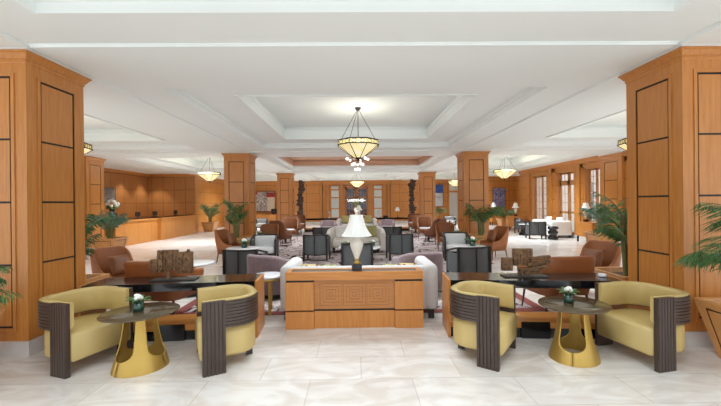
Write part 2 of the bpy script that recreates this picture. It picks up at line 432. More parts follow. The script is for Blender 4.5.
# right wall, pierced for two windows and a glazed door
XR = 9.25
wins = [('window_1', 17.15, 18.75), ('door_1', 14.95, 16.45), ('window_2', 13.35, 14.4)]
ys = [19.95] + [v for _, a, b in wins for v in (b, a)] + [11.9, 10.2, 9.6, 7.9, 7.3, 5.6, 5.0]
for k in range(0, len(ys), 2):
    wall('wall_right' if k == 0 else 'wall_right_pier', XR, XR + .32, ys[k + 1], ys[k], 'wall_x')
wall('wall_right_header', XR, XR + .32, 3.6, 18.75, 'wood', 2.95)
cornice('trim_4', [(XR - .10, XR, -6, 19.95, 3.17, 3.3), (XR - .075, XR, -6, 19.95, 3.10, 3.17)])
wall('wall_right_end', XR + .1, 10.9, 19.75, 20.0, 'wall_y'); wall('wall_right_corridor', 10.9, 11.1, 19.75, 24.5, 'wall_x'); wall('wall_right_back', 8.6, 10.9, 24.2, 24.5, 'wall_y'); wall('wall_right_return', 8.6, 8.8, 24.5, 27.5, 'wall_x')
pil = MB()
for yy in (14.68, 16.8, 18.95): pil.box(XR - .06, XR, yy - .13, yy + .13, .16, 3.099)
struct(pil.build('trim_5', 'wood'))
struct(MB().box(XR - .03, XR, -6, 19.95, 0, .16).box(-9.3, -2.62, 27.17, 27.2, 0, .16).box(2.62, 8.8, 27.17, 27.2, 0, .16).build('baseboard_right', 'base_stone'))
for nm, a, b in wins:
    cas = MB()                                         # timber lining of the opening
    cas.box(XR + .02, XR + .30, a, a + .07, 0, 2.95).box(XR + .02, XR + .30, b - .07, b, 0, 2.95).box(XR + .02, XR + .30, a, b, 2.86, 2.95)
    root = struct(cas.build(nm, 'wood'))
    f = MB(); mu = MB(); a1, b1 = a + .07, b - .07; mid = (a1 + b1) / 2; x0, x1 = XR + .2, XR + .25
    if nm.startswith('door'):
        f.box(x0, x1, a1, b1, 2.38, 2.50)
        for p, q in ((a1, mid), (mid, b1)):
            f.box(x0, x1, p, p + .09, 0, 2.86).box(x0, x1, q - .09, q, 0, 2.86).box(x0, x1, p, q, 0, .22).box(x0, x1, p, q, 1.02, 1.12).box(x0, x1, p, q, 2.28, 2.38).box(x0, x1, p, q, 2.78, 2.86)
            mu.box(x0 + .01, x1 - .01, p, q, 1.5, 1.52).box(x0 + .01, x1 - .01, p, q, 1.9, 1.92).box(x0 + .01, x1 - .01, (p + q) / 2 - .01, (p + q) / 2 + .01, .22, 2.78)
        h = MB().box(x0 - .05, x0, mid - .13, mid - .10, .95, 1.15).build('door_handle', 'gold', root)
    else:
        for p, q in ((a1, mid), (mid, b1)):
            f.box(x0, x1, p, p + .05, 0, 2.86).box(x0, x1, q - .05, q, 0, 2.86).box(x0, x1, p, q, 0, .12).box(x0, x1, p, q, 2.8, 2.86)
            for z in (.5, .85, 1.2, 1.55, 1.9, 2.25, 2.55): mu.box(x0 + .01, x1 - .01, p, q, z, z + .022)
            mu.box(x0 + .01, x1 - .01, (p + q) / 2 - .011, (p + q) / 2 + .011, .12, 2.8)
    f.build('sash', 'frame_white', root); mu.build('muntin', 'muntin', root)
    MB().box(XR + .222, XR + .228, a1, b1, .1, 2.84).build('pane', 'glass', root)
# outside the windows
struct(MB().box(12, 40, -4, 40, -.25, -.05).build('ground_outside', 'paving'))
fac = struct(MB().box(11.2, 40, 27, 28, -.1, 9).box(9.6, 10.9, 19.6, 19.74, 0, 3.85).build('wall_outside', 'facade'))
for k in range(9):
    for z in (.9, 4.2): MB().box(12.2 + k * 2.4, 13.3 + k * 2.4, 26.93, 27, z, z + 2.1).build('shutter', 'shutter', fac)

# far door bay: french doors and etched side lights
def french():
    y0 = 27.36
    root = struct(MB().box(-.98, -.90, y0 - .03, 27.45, 0, 2.92).box(.90, .98, y0 - .03, 27.45, 0, 2.92).box(-.98, .98, y0 - .03, 27.45, 2.84, 2.92).build('door_2', 'wood'))
    for sg in (-1, 1):
        a, b = sorted((sg * .02, sg * .90))
        d = MB().box(a, a + .13, y0, 27.44, 0, 2.84).box(b - .13, b, y0, 27.44, 0, 2.84).box(a, b, y0, 27.44, 0, .45).box(a, b, y0, 27.44, 2.66, 2.84).box(a, b, y0, 27.44, 1.95, 2.07).build('door_leaf', 'wood_dark', root)
        MB().box(a + .13, b - .13, y0 + .04, 27.43, .45, 2.66).build('pane', 'nightglass', d)
        mu = MB()
        for z in (.8, 1.15, 1.55, 2.36): mu.box(a + .12, b - .12, y0 + .01, y0 + .04, z, z + .03)
        for q in (1, 2): x = a + .13 + (b - a - .26) * q / 3; mu.box(x - .015, x + .015, y0 + .01, y0 + .04, .45, 2.66)
        mu.build('muntin', 'wood_dark', d)
    n = 3
    for sg in (-1, 1):
        a, b = sorted((sg * 1.25, sg * 2.05))
        w = struct(MB().box(a, b, 27.38, 27.45, 0, 2.95).build('window_%d' % n, 'wood')); n += 1
        for z0, z1 in ((.5, 1.1), (1.2, 1.95), (2.05, 2.55), (2.66, 2.88)):
            MB().box(a + .12, b - .12, 27.35, 27.38, z0, z1).build('pane', 'mattglass', w)
    p = MB()
    for x in (-2.5, -2.2, -1.12, 1.12, 2.2, 2.5): p.box(x - .08, x + .08, 27.3, 27.45, .16, 3.0)
    struct(p.build('trim_6', 'wood'))
    struct(MB().box(-2.75, -2.62, 27.12, 27.2, 0, 3.08).box(2.62, 2.75, 27.12, 27.2, 0, 3.08).box(-2.75, 2.75, 27.12, 27.2, 2.98, 3.08).build('trim_7', 'wood'))
french()
# far right glazed door beside the hanging
dr = struct(MB().box(7.0, 7.1, 27.05, 27.2, 0, 3.05).box(8.2, 8.3, 27.05, 27.2, 0, 3.05).box(7.0, 8.3, 27.05, 27.2, 2.3, 2.45).box(7.0, 8.3, 27.05, 27.2, 2.95, 3.05).build('window_5', 'wood'))
MB().box(7.1, 8.2, 27.12, 27.19, 2.45, 2.95).build('pane', 'mattglass', dr)
MB().box(7.1, 8.2, 27.12, 27.19, .1, 2.3).build('pane', 'mattglass', dr)

# carpet
rug = thing('carpet', 'large patterned taupe lounge carpet with burgundy border under the seating', 'carpet', (0, 0, FZ))
OUT = [(-2.75, 5.1), (2.75, 5.1), (2.75, 9.0), (3.48, 9.0), (3.48, 18.6), (-3.48, 18.6), (-3.48, 9.0), (-2.75, 9.0)]
INN = [(-2.59, 5.26), (2.59, 5.26), (2.59, 9.16), (3.32, 9.16), (3.32, 18.44), (-3.32, 18.44), (-3.32, 9.16), (-2.59, 9.16)]
MB().prism(INN, 0, RUGZ - FZ).build('field', 'carpet', rug)
bd = MB().loft([[(*OUT[k], 0), (*OUT[k], RUGZ - FZ), (*INN[k], RUGZ - FZ), (*INN[k], 0)] for k in range(8)], True, False, False, True)
bd.build('border', 'carpet_edge', rug)['label'] = 'burgundy border'

# ------------------------------------------------------------------ seating helpers
def upath(w, front, back, rad, n=10):
    """U-shaped plan opening to +Y: points with outward normals, from right front round the back to left front."""
    pts = []
    ys = [front + (-(back - rad) - front) * i / 4 for i in range(5)]
    for y in ys: pts.append((w, y, 1, 0))
    for i in range(1, n + 1):
        a = -PI / 2 * i / n
        pts.append((w - rad + rad * cos(a), -(back - rad) + rad * sin(a), cos(a), sin(a)))
    if w - rad > .02:
        for i in range(1, 4): pts.append(((w - rad) * (1 - 2 * i / 4), -back, 0, -1))
        pts.append((-(w - rad), -back, 0, -1))
    for i in range(1, n + 1):
        a = -PI / 2 - PI / 2 * i / n
        pts.append((-(w - rad) + rad * cos(a), -(back - rad) + rad * sin(a), cos(a), sin(a)))
    for y in reversed(ys[:-1]): pts.append((-w, y, -1, 0))
    return pts
def shell(w, front, back, rad, z0, harm, hback, th, lean=0, n=10, power=1.5, mb=None, taper=0):
    """Upholstered U shell whose top climbs from the arms to the back."""
    P = upath(w, front, back, rad, n); rings = []; mb = mb or MB()
    yb = -back
    for x, y, nx, ny in P:
        q = max(0, min(1, (front - y) / (front - yb))); k = q ** power
        h = harm + (hback - harm) * (k * k * (3 - 2 * k))
        pr = []
        for o, z in ((0, z0), (0, z0 + (h - z0) * .5), (0, h - th * .5), (-th * .15, h - th * .12), (-th * .5, h), (-th * .85, h - th * .12), (-th, h - th * .5), (-th, z0 + (h - z0) * .5), (-th, z0)):
            o += lean * k * ((z - z0) / max(hback - z0, .01)) - taper * (1 - min(1, (z - z0) / .3))
            pr.append((x + nx * o, y + ny * o, z))
        rings.append(pr)
    return mb.loft(rings, True, True, True)
def leg_mb(x, y, z0, z1, r0=.012, r1=.02, dx=0, dy=0): return MB().tube([(x + dx, y + dy, z0), (x, y, z1)], r0, 8, r1)

# ---- mustard barrel chairs
def barrel(label):
    t = thing('barrel_chair', label, 'chair')
    w, front, back, rad = .345, .29, .255, .255
    P = upath(w, .10, back, rad, 12); rings = []
    zs0, zs1, nr = .425, .675, 8
    for x, y, nx, ny in P:                              # dark band with horizontal ribs on its outer side
        pr = []
        for i in range(nr):
            za = zs0 + (zs1 - zs0) * i / nr; h = (zs1 - zs0) / nr
            for o, z in ((0, za), (.0, za + h * .72), (-.008, za + h * .8), (-.008, za + h * .97)): pr.append((x + nx * o, y + ny * o, z))
        pr += [(x - nx * .028, y - ny * .028, zs1), (x - nx * .028, y - ny * .028, zs0)]
        rings.append(pr)
    MB().loft(rings, True, True, False).build('back_band', 'slat', t)
    for sg in (-1, 1):                                 # ribbed slab down to the floor at each arm end
        nR = 6; poly = [(sg * (w - .045), .10), ]
        y = .10; d = .205 / nR
        for i in range(nR):
            for o, q in ((0, 0), (0, .72), (-.008, .8), (-.008, .97)): poly.append((sg * (w + o), .10 + d * (i + q)))
        poly.append((sg * (w - .045), .305))
        MB().prism(poly if sg > 0 else poly[::-1], .0, .685).build('arm_panel', 'slat', t)
    # upholstered inner back, rolling over the top edge
    P = upath(w - .029, .295, back - .029, rad - .029, 12)
    rings = []
    for x, y, nx, ny in P:
        o0 = 0 if y < .10 else -.017
        pr = [(x + nx * o, y + ny * o, z) for o, z in ((o0, .44), (o0, .672), (o0 + (.02 if y < .10 else -.0), .688), (-.03, .694), (-.05, .684), (-.056, .66), (-.056, .46), (-.04, .44))]
        rings.append(pr)
    MB().loft(rings, True, True, True).build('backrest', 'yellow', t)
    # D-shaped seat drum
    Q = upath(w - .052, .33, back - .03, rad - .052, 12); rings = []
    for z, k in ((.13, .93), (.135, .97), (.16, .985), (.36, .985), (.385, .96), (.398, .90), (.405, .6), (.408, .2)):
        rings.append([(x * k, (y + .01) * k - .01, z) for x, y, nx, ny in Q])
    MB().loft(rings, True, True, True).build('seat', 'yellow', t)
    MB().box(-.03, .03, -.21, -.15, 0, .14).build('leg', 'slat', t)
    return t
BC = Maker(barrel)
def place_facing(cx, cy, ang, label):                    # reference point: middle of the front opening
    d = (cos(R(ang)), sin(R(ang)))
    return BC((cx - d[0] * .30, cy - d[1] * .30, FZ), ang, label, 'mustard barrel chairs')
place_facing(-2.615, 3.625, -19, 'mustard barrel chair by the left column, open side towards the brass table')
place_facing(-1.615, 3.585, 208, 'mustard barrel chair seen from its ribbed side, right of the left brass table')
place_facing(1.49, 3.58, -37, 'mustard barrel chair seen from its ribbed back, left of the right brass table')
place_facing(2.675, 3.57, 192, 'mustard barrel chair by the right column, open side towards the brass table')

# ---- brass tables
def brass_table(label):
    t = thing('side_table', label, 'table')
    rp = [(0, .235), (.05, .225), (.12, .205), (.2, .182), (.3, .162), (.42, .146), (.535, .138)]
    def rad(z):
        for (a, ra), (b, rb) in zip(rp, rp[1:]):
            if z <= b: return ra + (rb - ra) * (z - a) / (b - a)
        return rp[-1][1]
    z0, ru = .12, .09
    zs = [0, .02, .06, .10, z0] + [z0 + ru * (1 - cos(PI / 2 * i / 6)) for i in range(1, 7)] + [.26, .32, .38, .44, .50, .535]
    mb = MB(); nu = 12
    for k in range(3):
        th = -PI / 2 + k * 2 * PI / 3; outer = []; inner = []
        for z in zs:
            if z <= z0: be = 0
            elif z < z0 + ru: be = R(41) * math.sqrt(max(0, 1 - ((z0 + ru - z) / ru) ** 2))
            else: be = R(41) + R(3) * (z - z0 - ru) / .33
            hw = PI / 3 - be
            outer.append([(1.06 * rad(z) * cos(th + hw * (2 * j / nu - 1)), .94 * rad(z) * sin(th + hw * (2 * j / nu - 1)), z) for j in range(nu + 1)])
            inner.append([(1.06 * (rad(z) - .010) * cos(th + hw * (2 * j / nu - 1)), .94 * (rad(z) - .010) * sin(th + hw * (2 * j / nu - 1)), z) for j in range(nu + 1)])
        mb.loft([o + i[::-1] for o, i in zip(outer, inner)], True, True, True)
    mb.build('pedestal', 'gold', t)
    n = 40; ring = lambda k, z: [(k * .35 * cos(2 * PI * i / n), k * .31 * sin(2 * PI * i / n), z) for i in range(n)]
    MB().loft([ring(.4, .536), ring(.985, .536), ring(1, .541), ring(1, .548), ring(.985, .552), ring(.3, .552)]).build('tabletop', 'smoked', t)['label'] = 'smoked bronze glass top'
    return t
bt = brass_table('left brass pedestal table with smoked oval top and arched cut-outs'); bt.location = (-2.17, 3.53, FZ); bt.rotation_euler.z = R(31); bt['group'] = 'brass pedestal tables'
dup(bt, (2.17, 3.585, FZ), R(27), 'right brass pedestal table with smoked oval top and arched cut-outs', 'brass pedestal tables')

def flower_pot(label, big=True):
    t = thing('flower_vase', label, 'vase')
    MB().lathe([(.030, 0), (.046, .004), (.048, .03), (.048, .085), (.044, .085), (.044, .07), (.02, .07)], n=16).build('vase', 'greenglass', t)
    lf = MB()
    for k in range(6):
        a = k * 1.05 + .3; L = .10 + .03 * (k % 3)
        pts = [(0.0, 0), (.5, .45), (1, .5)]
        rings = []
        for i in range(5):
            q = i / 4; rr = .01 + L * q; z = .075 + .05 * sin(q * 2.2); wd = .024 * sin(PI * (.12 + .86 * q))
            c = (rr * cos(a), rr * sin(a)); nrm = (-sin(a), cos(a))
            rings.append([(c[0] - nrm[0] * wd, c[1] - nrm[1] * wd, z), (c[0], c[1], z - .006), (c[0] + nrm[0] * wd, c[1] + nrm[1] * wd, z), (c[0], c[1], z + .003)])
        lf.loft(rings)
    lf.build('leaves', 'leaf', t)
    fl = MB()
    for k in range(5):
        a = k * 1.3; fl.ball(.022 * cos(a), .022 * sin(a), .125 + .012 * (k % 3), .022, .016, .02, 8, 6)
    fl.ball(0, 0, .15, .018, n=8, m=6)
    fl.build('blossom', 'petal', t)
    MB().tube([(0, 0, .05), (.003, .002, .15)], .004).build('stem', 'stem', t)
    return t
FV = flower_pot('green glass posy vase with white blossom on the left brass table'); FV.location = (-2.19, 3.53, .554); FV.rotation_euler.z = .4
dup(FV, (2.14, 3.62, .554), 2.2, 'green glass posy vase with white blossom on the right brass table'); 

# ---- long black lacquer tables
def black_table(label, L=2.0, D=.46):
    t = thing('console_table', label, 'table')
    MB().box(-L / 2 + .031, L / 2 - .031, -D / 2, D / 2, .585, .675).build('tabletop', 'black', t)
    for sg in (-1, 1):
        a, b = sorted((sg * L / 2, sg * (L / 2 - .03)))
        MB().box(a, b, -D / 2, D / 2, 0, .675).build('end_panel', 'wood', t)
    MB().box(-L / 2 + .031, L / 2 - .031, -D / 2 + .03, D / 2 - .03, 0, .115).build('plinth', 'black', t)
    MB().box(-L / 2 + .031, L / 2 - .031, -D / 2 + .02, D / 2 - .02, .116, .18).build('shelf', 'woodx', t)
    MB().box(-.16, .16, -D / 2 + .0, -D / 2 + .018, .0, .19).build('front_block', 'black', t)  # black block over the middle of the plinth and shelf front
    return t
BT = black_table('long black lacquer table with wooden ends behind the left pair of mustard chairs')
BT.location = (-2.235, 4.40, FZ); BT.rotation_euler.z = R(4.5); BT['group'] = 'long black lacquer tables'
dup(BT, (2.06, 4.32, FZ), R(-5), 'long black lacquer table with wooden ends behind the right pair of mustard chairs', 'long black lacquer tables')

# ---- bronze sculptures
def sculpture(label, blocks, loc, rz, stem):
    t = thing('sculpture', label, 'sculpture', loc, rz)
    MB().box(-.26, .26, -.09, .09, 0, .012).build('base_plate', 'metal', t)
    MB().box(stem - .02, stem + .02, -.02, .02, .012, .10).build('stem', 'bronze', t)
    for (x0, x1, z0, z1, y0, y1, tilt) in blocks:
        mb = MB().rbox((x0 + x1) / 2, (y0 + y1) / 2, (z0 + z1) / 2, x1 - x0, y1 - y0, z1 - z0, .006, 1)
        rs = random.Random(int(x0 * 1000) + 5)
        nx = max(2, int((x1 - x0) / .035)); nz = max(2, int((z1 - z0) / .045))
        for i in range(nx):
            for j in range(nz):
                if rs.random() < .72:
                    a = x0 + (x1 - x0) * (i + .12) / nx; b = x0 + (x1 - x0) * (i + .5 + .4 * rs.random()) / nx
                    c = z0 + (z1 - z0) * (j + .1) / nz; d = z0 + (z1 - z0) * (j + .5 + .45 * rs.random()) / nz
                    e = .008 + .02 * rs.random(); mb.box(a, b, y0 - e, y0 + .01, c, d)
        if tilt:
            cx, cz = (x0 + x1) / 2, (z0 + z1) / 2; c, q = cos(tilt), sin(tilt)
            mb.v = [(cx + (x - cx) * c - (z - cz) * q, y, cz + (x - cx) * q + (z - cz) * c) for x, y, z in mb.v]
        mb.build('relief_block', 'bronze', t)
    return t
ZT = .677
sculpture('bronze relief sculpture of upright weathered blocks on the left black table',
          [(-.20, .035, .115, .365, -.03, .03, 0), (.04, .215, .08, .34, -.05, .02, 0), (-.27, -.12, .10, .26, -.065, -.005, 0), (.15, .185, .34, .37, -.03, 0, 0)], (-2.27, 4.40, ZT), R(4.5), -.075)
sculpture('bronze sculpture of stacked horizontal weathered bars on the right black table',
          [(-.13, .10, .13, .34, -.02, .04, 0), (-.27, -.14, .07, .23, -.03, .03, 0), (.06, .30, .21, .25, -.05, .01, .12), (.02, .30, .15, .19, -.06, .0, .14), (-.08, .26, .08, .13, -.07, -.01, .16), (-.02, .18, .03, .07, -.06, -.01, .08)], (2.02, 4.33, ZT), R(-5), -.05)
MB().rbox(0, 0, .02, .07, .07, .04, .01, 2).build('tissue_box', 'white', None, (2.93, 4.25, ZT), R(-5))
tag(bpy.data.objects['tissue_box'], 'small white box near the right end of the right black table', 'box')

# ---- wooden plinth console behind the sofa
cn = thing('console_table', 'honey wood console with inlaid front panel standing behind the grey sofa', 'table', (-.065, 4.5, FZ))
W2 = .875
MB().box(-W2, -W2 + .36, 0, .28, 0, .22).box(W2 - .36, W2, 0, .28, 0, .22).box(-W2 + .36, W2 - .36, .035, .28, 0, .22).build('base', 'wood', cn)
MB().box(-W2 + .01, W2 - .01, .045, .27, .2201, .24).build('shadow_gap', 'reveal', cn)
for a_ in (-W2, W2 - .36): MB().box(a_, a_ + .36, .0, .28, .2401, .595).build('pier', 'wood', cn)
MB().box(-W2 + .36, W2 - .36, .05, .28, .2401, .615).build('front_panel', 'wood_inlay', cn)
MB().box(-W2 + .01, W2 - .01, .07, .27, .616, .6199).box(-W2 + .01, -W2 + .355, .01, .27, .5951, .6198).box(W2 - .355, W2 - .01, .01, .27, .5951, .6198).build('shadow_gap', 'reveal', cn)
for k in (-1, 0, 1):
    mb = MB()
    for s_ in (.145, .105, .065, .028):
        x = k * .30; z = .425; e = .010
        for a, b, c, d in ((x - s_, x + s_, z - s_, z - s_ + e), (x - s_, x + s_, z + s_ - e, z + s_), (x - s_, x - s_ + e, z - s_ + e, z + s_ - e), (x + s_ - e, x + s_, z - s_ + e, z + s_ - e)): mb.box(a, b, .045, .055, c, d)
    mb.build('inlay', 'inlay_line', cn)
MB().box(-W2, W2, 0, .06, .62, .72).box(-W2, W2, .22, .28, .62, .72).box(-W2, -W2 + .06, .06, .22, .62, .72).box(W2 - .06, W2, .06, .22, .62, .72).build('top_frame', 'woodx', cn)
MB().box(-W2 + .06, W2 - .06, .06, .22, .62, .712).build('top_inset', mat('taupe_leather', (84, 74, 66), .5, rgb2=(94, 84, 76), scale=9), cn)['label'] = 'taupe inset top'

# ---- table lamps
def bell_lamp(label, cat='lamp'):
    t = thing('table_lamp', label, cat)
    MB().box(-.065, .065, -.065, .065, 0, .085).build('plinth', 'blackwood', t)
    MB().lathe([(.045, .0851), (.05, .095), (.03, .105), (.024, .13), (.032, .14), (.03, .146)], n=16).build('foot', 'gold', t)
    MB().lathe([(.025, .147), (.045, .20), (.072, .27), (.088, .33), (.085, .37), (.06, .40), (.04, .415), (.05, .425), (.035, .43)], n=20).build('urn', 'ceramic', t)
    MB().lathe([(.012, .43), (.012, .70)], n=8).build('pole', 'gold', t)
    n = 48; rings = []
    for z, r_ in ((.445, .195), (.48, .165), (.53, .136), (.58, .114), (.63, .099), (.68, .088), (.715, .082)):
        rings.append([(r_ * (1 + (.025 if k % 3 == 0 else 0)) * cos(2 * PI * k / n), r_ * (1 + (.025 if k % 3 == 0 else 0)) * sin(2 * PI * k / n), z) for k in range(n)])
    MB().loft(rings, True, False, False).build('lamp_shade', 'shade', t)
    MB().lathe([(.08, .713), (.082, .72), (.02, .722), (.012, .735), (.016, .745), (.004, .76)], n=16).build('finial', 'ceramic', t)
    return t
TL = bell_lamp('white pleated bell-shade lamp with cream urn on the wooden console in front')
TL.location = (-.03, 4.64, .723)

# ---- sofas
def sofa(label, W=2.17, mat_='sofa'):
    t = thing('sofa', label, 'sofa')                     # faces +Y, back at y=0
    MB().rbox(0, .11, .415, W - .30, .22, .59, .06).build('backrest', mat_, t)
    for sg in (-1, 1): MB().rbox(sg * (W / 2 - .10), .45, .425, .20, .90, .63, .085).build('arm', mat_, t)
    MB().box(-W / 2 + .2, W / 2 - .2, .22, .84, .11, .30).build('frame', mat_, t)
    for k in (-1, 0, 1): MB().rbox(k * (W - .44) / 3, .54, .355, (W - .44) / 3 - .01, .64, .17, .05, 3, .02).build('seat_cushion', mat_, t)
    for x in (-W / 2 + .1, W / 2 - .1):
        for y in (.07, .83): MB().box(x - .035, x + .035, y - .035, y + .035, 0, .115).build('foot', 'blackwood', t)
    return t
SF = sofa('warm grey sofa seen from behind, backed against the wooden console')
SF.location = (0, 4.80, gz(0, 5.4))
def cushion(label, loc, rz, m, s_=.42, tilt=R(18), group=None, name='cushion'):
    mb = MB(); n = 10
    for sgn in (1, -1):
        rings = []
        for i in range(n + 1):
            row = []
            for j in range(n + 1):
                u, v = 2 * i / n - 1, 2 * j / n - 1
                h = .075 * (max(0, (1 - u ** 4) * (1 - v ** 4))) ** .5
                row.append((u * s_ / 2 * (1 - .05 * (1 - v * v)), sgn * h, s_ / 2 + v * s_ / 2 * (1 - .05 * (1 - u * u))))
            rings.append(row)
        mb.loft(rings, False, False, True)
    c, q = cos(tilt), sin(tilt)
    mb.v = [(x, y * c - z * q, y * q + z * c) for x, y, z in mb.v]
    o = mb.build(name, m, None, loc, rz); tag(o, label, 'cushion', group); return o
cushion('red and yellow patterned cushion leaning at the left end of the grey sofa', (-.72, 5.22, .478), R(8), 'redcush', .245, R(14))
cushion('red and yellow patterned cushion leaning at the right end of the grey sofa', (.72, 5.22, .478), R(-8), 'redcush', .245, R(14))
cushion('leafy cream cushion beside the red one at the left of the grey sofa', (-.45, 5.23, .478), R(4), 'greencush', .232, R(14))
cushion('leafy cream cushion beside the red one at the right of the grey sofa', (.45, 5.23, .478), R(-4), 'greencush', .232, R(14))

# ---- brass-legged side table
st = thing('side_table', 'round white-topped side table on brass legs beside the grey sofa', 'table', (-1.325, 5.2, gz(-1.3, 5.2)))
MB().lathe([(.2, .52), (.225, .524), (.228, .54), (.222, .552), (.1, .553)], n=32).build('tabletop', 'white', st)
MB().lathe([(.2, .49), (.222, .49), (.222, .519), (.2, .519)], n=32).build('rim', 'gold', st)
for a in (-70, -115, 90):
    x, y = .15 * cos(R(a)), .15 * sin(R(a)); MB().box(x - .018, x + .018, y - .012, y + .012, .0, .49).build('leg', 'gold', st)

# ---- tub chairs and wing chairs
def tub(label, mt, name='tub_chair', hb=.74, ha=.60):
    t = thing(name, label, 'chair')
    shell(.40, .30, .40, .36, .09, ha, hb, .11, .02, 10, 1.2).build('shell', mt, t)
    MB().rbox(0, .02, .30, .58, .62, .24, .06, 3, .02).build('seat', mt, t)
    MB().lathe([(.28, 0), (.28, .088)], n=24).build('base', 'blackwood', t)
    return t
PT = Maker(lambda l: tub(l, 'purple'))
def pt(x, y, f, l): return PT((x, y, gz(x, y)), f, l, 'mauve velvet tub chairs')
pt(-1.50, 6.22, 60, 'mauve velvet tub chair beside the brass-legged side table')
pt(1.08, 6.34, 105, 'mauve velvet tub chair behind the right arm of the grey sofa')
pt(-1.40, 17.4, -80, 'mauve velvet tub chair before the left half of the far black table')
pt(1.48, 17.5, 260, 'mauve velvet tub chair before the right half of the far black table')

def brown_tub(label):
    t = thing('leather_tub_chair', label, 'chair')
    shell(.41, .30, .36, .20, .26, .58, .76, .09, .05, 8, 1.2, taper=.05).build('shell', 'brown', t)
    MB().rbox(0, .02, .345, .64, .60, .17, .06, 3, .02).build('seat', 'brown', t)
    for x in (-.3, .3):
        for y in (-.24, .26): leg_mb(x, y, 0, .27, .011, .018, .03 * (1 if x > 0 else -1), .03 * (1 if y > 0 else -1)).build('leg', 'legs', t)
    return t
BTB = Maker(brown_tub)
BTB((-2.78, 5.14, gz(-2.7, 5.4)), 80, 'low cognac leather armchair seen from behind over the left black table', 'low cognac leather armchairs').scale.z = 1.1
BTB((2.84, 5.12, gz(2.8, 5.4)), 97, 'low cognac leather armchair seen from behind over the right black table', 'low cognac leather armchairs').scale.z = 1.1

def wing(label, mt='brown'):
    t = thing('wing_chair', label, 'chair')
    shell(.315, .27, .31, .17, .27, .54, .97, .06, .07, 8, 1.9, taper=.03).build('shell', mt, t)
    MB().rbox(0, .02, .375, .49, .56, .17, .055, 3, .02).build('seat', mt, t)
    for x in (-.25, .25):
        for y in (-.22, .23): leg_mb(x, y, 0, .29, .010, .018, .03 * (1 if x > 0 else -1), .04 * (1 if y > 0 else -1)).build('leg', 'legs', t)
    return t
WC = Maker(lambda l: wing(l)); WD = Maker(lambda l: wing(l, 'brown2'))
def wc(x, y, f, l, g='cognac wing chairs', k=WC): return k((x, y, gz(x, y)), f, l, g)
wc(-3.97, 5.92, -25, 'cognac wing chair with cushion behind the left black table, next to the near column').scale = (.92, .92, .92)
wc(4.0, 5.97, 205, 'cognac wing chair with cushion behind the right black table, next to the palm').scale = (.92, .92, .92)
wc(-3.48, 9.72, -15, 'cognac wing chair in front of the left middle column, turned to the round table')
wc(3.78, 9.8, 195, 'cognac wing chair in front of the right middle column, turned to the round table')
wc(-2.98, 11.95, -86, 'cognac wing chair facing us over the round table, right of the left middle column')
wc(2.92, 11.75, 262, 'cognac wing chair facing us over the round table, left of the right middle column')
cushion('brown cushion on the wing chair next to the left near column', (-3.87, 5.88, .455), R(-115), 'brown2', .34, R(20))
cushion('brown cushion on the wing chair next to the palm by the right near column', (3.90, 5.93, .455), R(115), 'brown2', .34, R(20))
cushion('brown cushion on the wing chair in front of the left middle column', (-3.37, 9.70, .49), R(-105), 'brown2', .34, R(20))
cushion('brown cushion on the wing chair in front of the right middle column', (3.67, 9.77, .49), R(105), 'brown2', .34, R(20))
G2_ = 'saddle brown wing chairs along the carpet'
for x, y, f, l in ((-2.86, 13.35, 60, 'saddle brown wing chair seen from behind, first of the row beyond the left middle column'),
                   (-2.85, 15.25, -80, 'saddle brown wing chair facing us beyond the small white table on the left'),
                   (-3.05, 17.3, 80, 'saddle brown wing chair seen from behind, second of the left row'),
                   (-3.10, 19.25, -80, 'saddle brown wing chair facing us before the left carved totem'),
                   (2.96, 13.45, 125, 'saddle brown wing chair seen from behind, first of the row beyond the right middle column'),
                   (2.92, 15.25, 262, 'saddle brown wing chair facing us beyond the small white table on the right'),
                   (3.02, 17.4, 100, 'saddle brown wing chair seen from behind, second of the right row'),
                   (3.10, 19.3, 260, 'saddle brown wing chair facing us before the right carved totem')):
    wc(x, y, f, l, G2_, WD)

# ---- framed armchairs: charcoal backs, pale seats, black frames
def framed(label):
    t = thing('armchair', label, 'chair')
    fr = lambda *b: MB().box(*b)
    n = 10
    def arc(k, d=0): a = 2 * k / n - 1; return (.31 * a, -.20 - .10 * (1 - a * a) + d)
    back = MB(); rings = []
    for k in range(n + 1):
        x, y = arc(k); rings.append([(x, y, .20), (x, y, .70), (x, y + .03, .70), (x, y + .03, .20)])
    back.loft(rings, True, True, False); back.build('back_panel', 'greyback', t)
    for z0, z1 in ((.70, .73), (.17, .20)):
        MB().loft([[(arc(k)[0], arc(k)[1] - .012, z0), (arc(k)[0], arc(k)[1] - .012, z1), (arc(k)[0], arc(k)[1] + .042, z1), (arc(k)[0], arc(k)[1] + .042, z0)] for k in range(n + 1)], True, True, False).build('rail', 'blackwood', t)
    fr(-.012, .012, -.315, -.30, .2, .70).build('stile', 'blackwood', t)
    for sg in (-1, 1):
        a, b = sorted((sg * .295, sg * .34))
        fr(a, b, -.235, -.185, 0, .73).build('leg', 'blackwood', t)
        fr(a, b, .28, .32, 0, .63).build('leg', 'blackwood', t)
        mb = MB().add([(a, -.185, .70), (b, -.185, .70), (b, .28, .60), (a, .28, .60), (a, -.185, .73), (b, -.185, .73), (b, .28, .63), (a, .28, .63)], [(0, 3, 2, 1), (4, 5, 6, 7), (0, 1, 5, 4), (1, 2, 6, 5), (2, 3, 7, 6), (3, 0, 4, 7)])
        mb.build('arm', 'blackwood', t)
        fr(a + .006, b - .006, -.185, .28, .20, .595).build('side_panel', 'greyback', t)
    MB().rbox(0, .05, .34, .59, .50, .18, .05, 3, .02).build('seat', 'lightseat', t)
    MB().rbox(0, -.145, .54, .58, .10, .32, .045, 3).build('backrest', 'lightseat', t)
    MB().box(-.3, .3, -.18, .28, .20, .249).build('apron', 'blackwood', t)
    return t
GA = Maker(framed)
